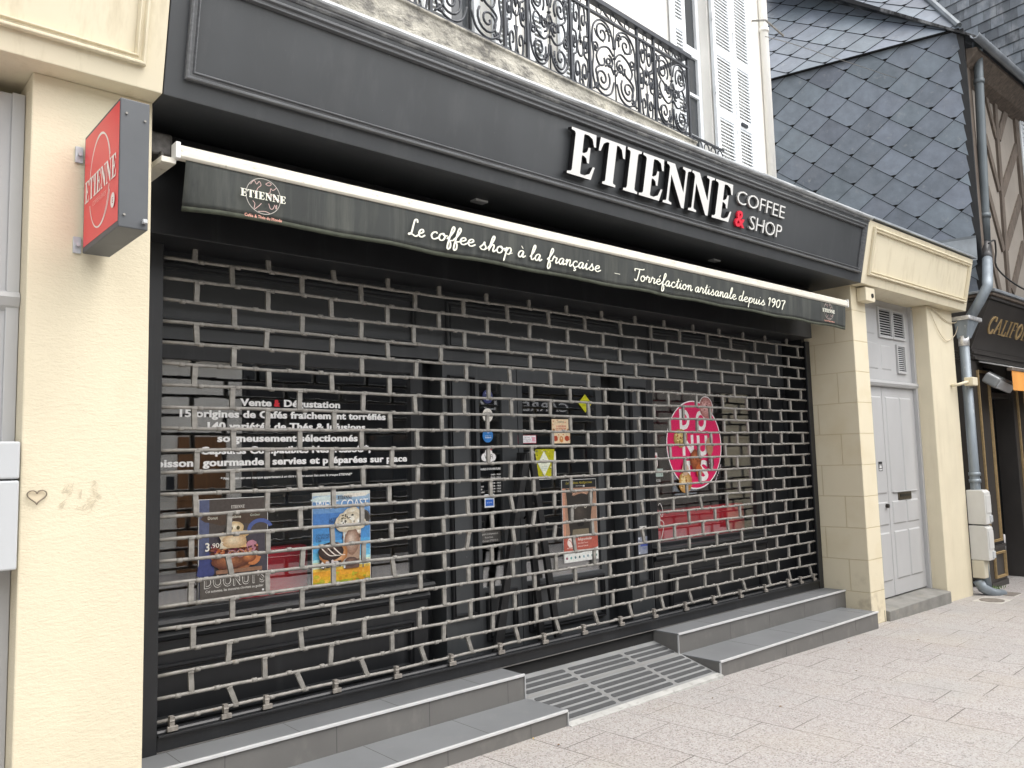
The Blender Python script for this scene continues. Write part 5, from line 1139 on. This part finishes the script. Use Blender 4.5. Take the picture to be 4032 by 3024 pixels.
def clip(poly, planes):
    for (a, b, c) in planes:          # keep a*x+b*y<=c
        out = []
        for i in range(len(poly)):
            p0, p1 = poly[i], poly[(i+1) % len(poly)]; d0 = a*p0[0]+b*p0[1]-c; d1 = a*p1[0]+b*p1[1]-c
            if d0 <= 0: out.append(p0)
            if d0*d1 < 0:
                t = d0/(d0-d1); out.append((p0[0]+(p1[0]-p0[0])*t, p0[1]+(p1[1]-p0[1])*t))
        poly = out
        if len(poly) < 3: return []
    return poly
Zv = Vector((0, 0, 1))
sm = MB(); diamonds(sm, S0, SD, Zv, SN, 0, 4.5, 3.6, 7.12, [(-1, 0, 0), (1, 0, 4.5), (0, -1, -3.6), (0, 1, 7.12)])
MBk = MB(); MBk.add([S0+Zv*3.4, S0+SD*4.5+Zv*3.4, S0+SD*4.5+Zv*7.14, S0+Zv*7.14], [(0, 1, 2, 3)]); gw = MBk.build('gable_backing', M_dark, T)
sm.flat = True; sm.build('slate_gable', M_slate, T)
ud = SD; sl = R(60); vd = (-SN)*math.cos(sl)+Zv*math.sin(sl); ndr = SN*math.sin(sl)+Zv*math.cos(sl)
P7 = S0+Zv*7.12+SN*.05
hip = (-.84, .39, .02)
sm = MB(); diamonds(sm, P7, ud, vd, ndr, -.1, 4.5, -.03, 4.2, [(-.91, .40, .0), (1, 0, 4.5), (0, -1, .03), (0, 1, 4.2)], vo=-.03)
sm.flat = True; sm.build('slate_roof', M_slate, T)
MB().add([P7+ud*0-ndr*.01, P7+ud*4.5-ndr*.01, P7+ud*4.5+vd*4.2-ndr*.01, P7+ud*1.85+vd*4.2-ndr*.01], [(0, 1, 2, 3)]).build('roof_backing', M_dark, T)
MB().add([P7+SN*.02-Zv*.03, P7+ud*4.5+SN*.02-Zv*.03, P7+ud*4.5-SN*.10-Zv*.03, P7-SN*.10-Zv*.03], [(0, 1, 2, 3)]).build('eave_board', M_dark, T)
mat('dull_zinc', (.17, .19, .205), .55, metal=.3, var=((6, 6, 3), .3))
MB().tube([P7+ndr*.02, P7+ud*1.85+vd*4.2+ndr*.02], .045, 8).build('hip_capping', MATS['dull_zinc'], T)
# street front
MB().box(11.30, 19, 3.74, 8.5, 3.40, 6.9).build('plaster_wall', M_plaster, T)
def beam(x0, z0, x1, z1, w, y=3.715, nm='timber'):
    dx, dz = x1-x0, z1-z0; L_ = math.hypot(dx, dz); nx_, nz_ = -dz/L_*w/2, dx/L_*w/2
    a = [(x0+nx_, z0+nz_), (x1+nx_, z1+nz_), (x1-nx_, z1-nz_), (x0-nx_, z0-nz_)]
    MB().add([(x, y, z) for x, z in a]+[(x, 3.742, z) for x, z in a], [(0, 1, 2, 3), (0, 4, 5, 1), (1, 5, 6, 2), (2, 6, 7, 3), (3, 7, 4, 0)]).build(nm, M_timber, T)
MB().box(11.262, 11.290, 3.575, 3.66, 3.40, 7.10).build('edge_flashing', M_black, T)
MB().box(11.292, 11.50, 3.60, 3.738, 3.40, 6.75).build('corner_post', M_timber, T, .006)
for q in ((12.79, 6.85, 12.755, 6.02, .11), (12.755, 6.02, 12.74, 5.21, .11), (12.74, 5.21, 12.70, 4.35, .11), (12.70, 4.35, 12.68, 3.5, .11)): beam(*q, y=3.708)
for i, q in enumerate(((12.33, 6.72, 12.71, 6.02, .09), (13.43, 6.80, 12.82, 6.05, .14), (12.25, 5.95, 12.65, 5.23, .11), (13.60, 6.10, 12.78, 5.23, .15), (12.16, 5.18, 12.62, 4.36, .12), (13.58, 5.31, 12.75, 4.44, .15), (12.09, 4.35, 12.40, 3.55, .12), (13.53, 4.60, 12.85, 3.80, .14))): beam(*q, y=3.712+.0007*i)
beam(13.65, 6.8, 13.70, 3.5, .16, 3.705); beam(15.6, 6.8, 15.6, 3.5, .16, 3.705)
wv = MB().box(13.76, 14.9, 3.69, 3.75, 5.55, 6.60).build('window', M_volet, T, .004)
lv_ = MB()
for i in range(14): lv_.box(13.80, 14.86, 3.672, 3.689, 5.62+.068*i, 5.66+.068*i)
lv_.build('louvre', M_volet, wv)
MB().prism([(3.44, 6.74), (3.44, 6.80), (3.74, 6.86), (3.74, 6.52), (3.60, 6.60)], 11.30, 19).build('eave', M_timber, T, .004)
gt = MB(); gp = [(3.36+.055*math.cos(a), 6.83+.055*math.sin(a)) for a in [R(180+15*i) for i in range(13)]]; gp2 = [(3.36+.048*math.cos(a), 6.832+.048*math.sin(a)) for a in [R(360-15*i) for i in range(13)]]
gt.prism(gp+gp2, 10.98, 19); gt.build('gutter', M_zinc, T)
MB().prism([(3.40, 6.86), (3.40, 6.89), (6.5, 9.3), (6.5, 9.2)], 11.15, 19).build('street_roof', M_slateold, T)
zf = MB(); zf.add([S0+SD*u+SN*h+Zv*z for u, h, z in ((0, .03, 4.30), (1.35, .03, 4.30), (1.35, .16, 3.98), (0, .16, 3.98))], [(0, 1, 2, 3)]); zf.add([S0+SD*u+SN*h+Zv*z for u, h, z in ((0, .034, 4.285), (1.35, .034, 4.285), (1.35, .034, 4.325), (0, .034, 4.325))], [(0, 1, 2, 3)]); zf.build('flashing', mat('dull_zinc', (.17, .19, .205), .55, metal=.3, var=((6, 6, 3), .3)), T)

# taller slate-hung neighbour behind
T = thing('tall_slate_house', 'taller house with weathered grey slate courses rising behind the half-timbered roof', 'house', (17, 5, 0))
A9 = R(9.6); td = Vector((math.sin(A9), math.cos(A9), 0)); tn = Vector((-math.cos(A9), math.sin(A9), 0)); P9 = Vector((16.9, 5.1, 0))
tm = MB(); rg = random.Random(9)
for j in range(56):
    z = 4+.215*j
    for i in range(-26, 40):
        u = .24*i+(.12 if j % 2 else 0)
        v = rg.uniform(.55, 1.35)
        c = (.19*v, .21*v, .23*v)
        a = .018+rg.uniform(0, .006)
        tm.add([P9+td*u+Zv*z+tn*a, P9+td*(u+.236)+Zv*z+tn*a, P9+td*(u+.236)+Zv*(z+.225)+tn*.002, P9+td*u+Zv*(z+.225)+tn*.002,
                P9+td*u+Zv*z, P9+td*(u+.236)+Zv*z], [(0, 1, 2, 3), (4, 5, 1, 0)], 0, c)
tm.flat = True; tm.build('slate_wall', M_slateold, T)
MB().add([P9+td*-7, P9+td*10, P9+td*10+Zv*16, P9+td*-7+Zv*16], [(0, 1, 2, 3)]).build('wall', M_dark, T)

# ------------------------------------------------------------------ neighbouring shop at the right edge
T = thing('neighbour_shopfront', 'black and gold shopfront with CALIFORNIA lettering under the half-timbered house', 'shopfront', (12, 3.7, -.15))
CS = (3.76-3.51)/(3.43-2.87)
cf = MB().prism([(3.76, 2.87), (3.51, 3.43), (3.50, 3.46), (4.0, 3.60), (4.0, 2.87)], 11.16, 19).build('fascia', M_calif, T, .004)
for i, (y, z) in enumerate(((3.47, 3.47), (3.44, 3.51), (3.41, 3.55))): MB().box(11.14-.02*i, 19, y, 3.76, z, z+.034).build('cornice_moulding', (M_calif, M_timber, M_zinc)[i], T, .004)
for i, (y, z) in enumerate(((3.74, 2.835), (3.72, 2.80), (3.735, 2.765), (3.71, 2.73))): MB().box(11.15, 19, y, 4.0, z, z+.032).build('moulding', M_calif, T, .006)
CG = {
 'C': [[(.62,.74),(.60,.98),(.30,1.0),(.04,.70),(.04,.30),(.30,.0),(.56,.02),(.66,.26)]], 'A': [[(.02,.02),(.34,.98)], [(.34,.98),(.66,.02)], [(.16,.36),(.50,.36)], [(-.06,.02),(.12,.02)], [(.54,.02),(.78,.02)]],
 'L': [[(.12,.98),(.12,.02)], [(.0,.98),(.26,.98)], [(.0,.02),(.52,.02),(.56,.28)]], 'I': [[(.14,.98),(.14,.02)], [(.0,.98),(.28,.98)], [(.0,.02),(.28,.02)]],
 'F': [[(.12,.98),(.12,.02)], [(.0,.98),(.52,.98),(.56,.74)], [(.12,.52),(.42,.52)], [(.0,.02),(.28,.02)]], 'O': [[(.34,1.0),(.06,.70),(.06,.30),(.34,.0),(.62,.30),(.62,.70),(.34,1.0)]],
 'R': [[(.12,.98),(.12,.02)], [(.0,.98),(.40,.98),(.58,.76),(.40,.52),(.12,.52)], [(.34,.5),(.66,.02),(.76,.02)], [(.0,.02),(.26,.02)]], 'N': [[(.10,.98),(.10,.02)], [(.04,.98),(.62,.02)], [(.62,.98),(.62,.02)], [(0,.02),(.22,.02)], [(.52,.98),(.74,.98)]]}
exc = Vector((1, 0, 0)); eyc = Vector((0, -CS, 1)).normalized(); x = 11.45
for ch in 'CALIFORNIA':
    fo = Flat(Vector((x, 3.76, 2.87)) + eyc*.245 + exc.cross(eyc)*.012, exc, eyc, step=.0008)
    for st in CG[ch]: fo.stroke([(a*.27, b*.205) for a, b in st], .036, M_gold, smooth=ch in 'CO')
    lt = fo.build('letter', cf); md = lt.modifiers.new('thick', 'SOLIDIFY'); md.thickness = .012; md.offset = -1
    x += {'C': .245, 'A': .25, 'L': .195, 'I': .135, 'F': .215, 'O': .255, 'R': .25, 'N': .26}[ch]
for x0, x1 in ((11.16, 11.72), (12.60, 13.1)):
    pl = MB().box(x0, x1, 3.76, 4.0, -.3, 2.73).build('pilaster', M_calif, T, .006)
    m = MB()
    moulding(m, x0+.12, x1-.05, .42, 2.60, .028, Mfr(3.76)); moulding(m, x0+.12, x1-.05, -.02, .30, .028, Mfr(3.735)); m.build('gilt_moulding', M_gold, pl)
    MB().box(x0-.01, x1+.01, 3.735, 3.77, -.3, .34).build('plinth', M_calif, pl, .004); MB().box(x0-.015, x1+.015, 3.72, 3.75, .34, .38).build('plinth_moulding', M_calif, pl, .006)
    MB().box(x0-.01, x1+.01, 3.722, 3.736, -.3, -.06).build('plinth_foot', M_calif, pl)
dk = MB().box(11.72, 12.60, 4.02, 4.06, -.1, 2.40).build('door', mat('black_door', (.008, .008, .009), .35), T, .004)
tread = MB().add([(11.73+.87*a, 4.012, -.12+.42*b) for a, b in ((0, 0), (1, 0), (1, 1), (0, 1))], [(0, 1, 2, 3)])
kp = tread.build('kick_plate', mat('chequer_plate', (.42, .42, .43), .35, metal=.8, var=((30, 30, 30), .2)), dk)
ck = MB()
for i in range(9):
    for j in range(5):
        cx_, cz_ = 11.78+.1*i, -.08+.088*j; s_ = 1 if (i+j) % 2 else -1
        ck.box(-.03, .03, -.003, .003, -.006, .006, M=Matrix.Translation((cx_, 4.009, cz_)) @ Matrix.Rotation(s_*R(45), 4, 'Y'))
ck.build('tread_pattern', MATS['chequer_plate'], kp)
MB().box(11.80, 12.02, 3.985, 4.018, .95, 1.30).build('lock_plate', M_lgrey, dk, .004); MB().tube([(11.86, 3.97, 1.34), (12.06, 3.95, 1.36)], .012, 8).build('handle', M_alu, dk)
MB().box(11.72, 12.60, 3.80, 4.0, 2.28, 2.34).build('door_head', M_calif, T, .004); MB().box(11.72, 12.60, 3.82, 4.0, 2.40, 2.73).build('overdoor', M_calif, T)
MB().box(13.1, 19, 3.9, 4.0, -.3, 2.73).build('window_wall', M_calif, T)
for x_ in (13.16, 13.3): MB().box(x_, x_+.03, 3.885, 3.90, -.2, 2.6).build('gilt_strip', M_gold, T)
# floodlight
T = thing('floodlight', 'grey ribbed floodlight hanging over the black neighbour door', 'floodlight', (11.65, 3.45, 2.4))
Mf = Matrix.Translation((11.50, 3.58, 2.44)) @ Matrix.Rotation(R(6), 4, 'Y') @ Matrix.Rotation(R(35), 4, 'X')
fb = MB(); fb.box(-.28, .28, -.10, .09, -.08, .06, M=Mf); fb = fb.build('body', mat('floodlight_grey', (.30, .31, .31), .45, metal=.3), T, .03, seg=3)
ff = MB()
for i in range(9): ff.box(-.23, .23, -.088+.019*i, -.080+.019*i, .06, .074, M=Mf)
ff.build('cooling_fins', MATS['floodlight_grey'], fb); MB().box(-.25, .25, -.108, -.099, -.065, .04, M=Mf).build('lens', M_lgrey, fb, .003)
MB().tube([(11.50, 3.60, 2.48), (11.55, 3.66, 2.60), (11.55, 3.83, 2.66)], .018, 6).build('bracket', M_black, T)
# orange awning
T = thing('orange_awning', 'orange canvas awning valance at the right edge under the black fascia', 'awning', (12.5, 3.4, 2.3))
MB().box(11.32, 16, 3.36, 3.42, 2.56, 2.60).build('front_bar', M_timber, T, .004)
om = MB(); no = 60
om.add([(11.33+4.6*i/no, 3.37+.012*math.sin(i*.9)*j, 2.565-.25*j) for i in range(no+1) for j in (0, 1)], [(2*i, 2*i+2, 2*i+3, 2*i+1) for i in range(no)]); om.build('valance', M_orange, T, smooth=True)
MB().prism([(3.38, 2.60), (3.38, 2.61), (3.73, 2.72), (3.73, 2.70)], 11.32, 16).build('cloth', mat('awning_grey', (.45, .45, .44), .8), T)

# ------------------------------------------------------------------ the other side of the street (seen in the window glass)
YO = -4.2
T = thing('opposite_house', 'pale rendered house across the street mirrored in the left window', 'house', (4.2, YO, 0), 'houses across the street')
MB().box(-12, 5.62, YO-4, YO, -.2, 5.3).build('wall', M_house, T)
MB().box(-12, 5.62, YO, YO+.14, 3.38, 3.52).build('string_course', M_house, T)
od = MB().box(4.57, 5.33, YO, YO+.06, -.02, 2.12).build('door', mat('brown_door', (.20, .095, .04), .5, var=((20, 3, 3), .3)), T); MB().box(4.40, 4.51, YO, YO+.05, 1.2, 1.5).build('intercom', M_iron, T)
MB().tube([(4.20, YO+.07, 0), (4.20, YO+.07, 5.2)], .05, 8).build('downpipe', M_pipe, T)
T = thing('opposite_shop', 'dark shop across the street with white CARRÉ lettering mirrored in the door glass', 'shop', (10, YO, 0), 'houses across the street')
MB().box(5.64, 15.4, YO-4, YO, -.2, 5.0).build('wall', mat('dark_opposite', (.05, .052, .056), .6), T)
sgn = MB().box(5.7, 15.2, YO, YO+.12, 2.45, 3.15).build('sign_board', mat('opposite_sign', (.018, .019, .022), .5), T)
f = Flat((10.6, YO+.121, 0), (-1, 0, 0), (0, 0, 1)); f.text('CARRÉ', -2.0, 2.69, Wt, w=1.41, h=.20, bold=.015); f.text('LAM', -.02, 2.69, Wt, w=1.06, h=.20, bold=.015); f.build('lettering', sgn)
for x0, x1 in ((5.8, 8.2), (8.6, 10.0), (10.4, 14.8)): MB().box(x0, x1, YO, YO+.03, .3, 2.3).build('window', MG, T)
T = thing('opposite_tan_house', 'tan rendered house across the street mirrored in the right window', 'house', (20, YO, 0), 'houses across the street')
MB().box(15.45, 40, YO-4, YO, -.3, 5.3).build('wall', M_plaster, T)
for x0 in (17.2, 20, 23): MB().box(x0, x0+1, YO, YO+.04, .6, 2.6).build('window', M_volet, T)

# ------------------------------------------------------------------ small litter
rg = random.Random(12)
for i, (x, y, s, lab) in enumerate(((4.80, 2.90, .018, 'brown dry leaf on the paving in front of the ramp'), (4.65, 3.31, .012, 'tiny dark leaf on the paving close to the ramp'), (3.30, 3.40, .014, 'curled leaf beside the left step'), (3.27, 3.575, .012, 'yellowish leaf touching the left step corner'),
        (6.93, 3.49, .016, 'brown leaf against the right step'), (6.75, 3.30, .012, 'small leaf a pace out from the right step'), (6.02, 2.99, .012, 'dark speck of leaf in the middle of the paving'), (7.46, 3.12, .014, 'leaf lying out from the grey door step'))):
    a = rg.uniform(0, 6.3); mb = MB(); pts = [(-1, 0, .002), (-.3, .45, .006), (.5, .35, .004), (1, 0, .008), (.4, -.35, .003), (-.4, -.4, .005)]
    mb.add([(x+s*(p_[0]*math.cos(a)-p_[1]*math.sin(a)), y+s*(p_[0]*math.sin(a)+p_[1]*math.cos(a)), gz(x)+p_[2]+.001) for p_ in pts], [(0, 1, 2), (0, 2, 5), (2, 4, 5), (2, 3, 4)])
    one(mb.build('leaf', mat('yellow_leaf', (.5, .36, .12), .8) if i == 3 else M_leaf), lab, 'leaf', 'fallen leaves')
wd_ = MB(); rg = random.Random(4)
for i in range(40):
    x, y = 10.95+rg.uniform(0, .28), 3.64+rg.uniform(-.03, .06); a = rg.uniform(0, 6.3); z = gz(x); hgt = rg.uniform(.02, .06); s = rg.uniform(.010, .022)
    wd_.add([(x, y, z), (x+s*math.cos(a)-s*.5*math.sin(a), y+s*math.sin(a), z+hgt*.6), (x+s*1.6*math.cos(a), y+s*1.6*math.sin(a), z+hgt), (x+s*math.cos(a)+s*.5*math.sin(a), y+s*math.sin(a)-.006, z+hgt*.5)], [(0, 1, 2, 3)])
wd_.flat = True; one(wd_.build('weed', M_weed), 'tuft of green weeds at the foot of the black pilaster', 'weed')

bpy.data.objects.remove(_to); bpy.data.curves.remove(_tc)
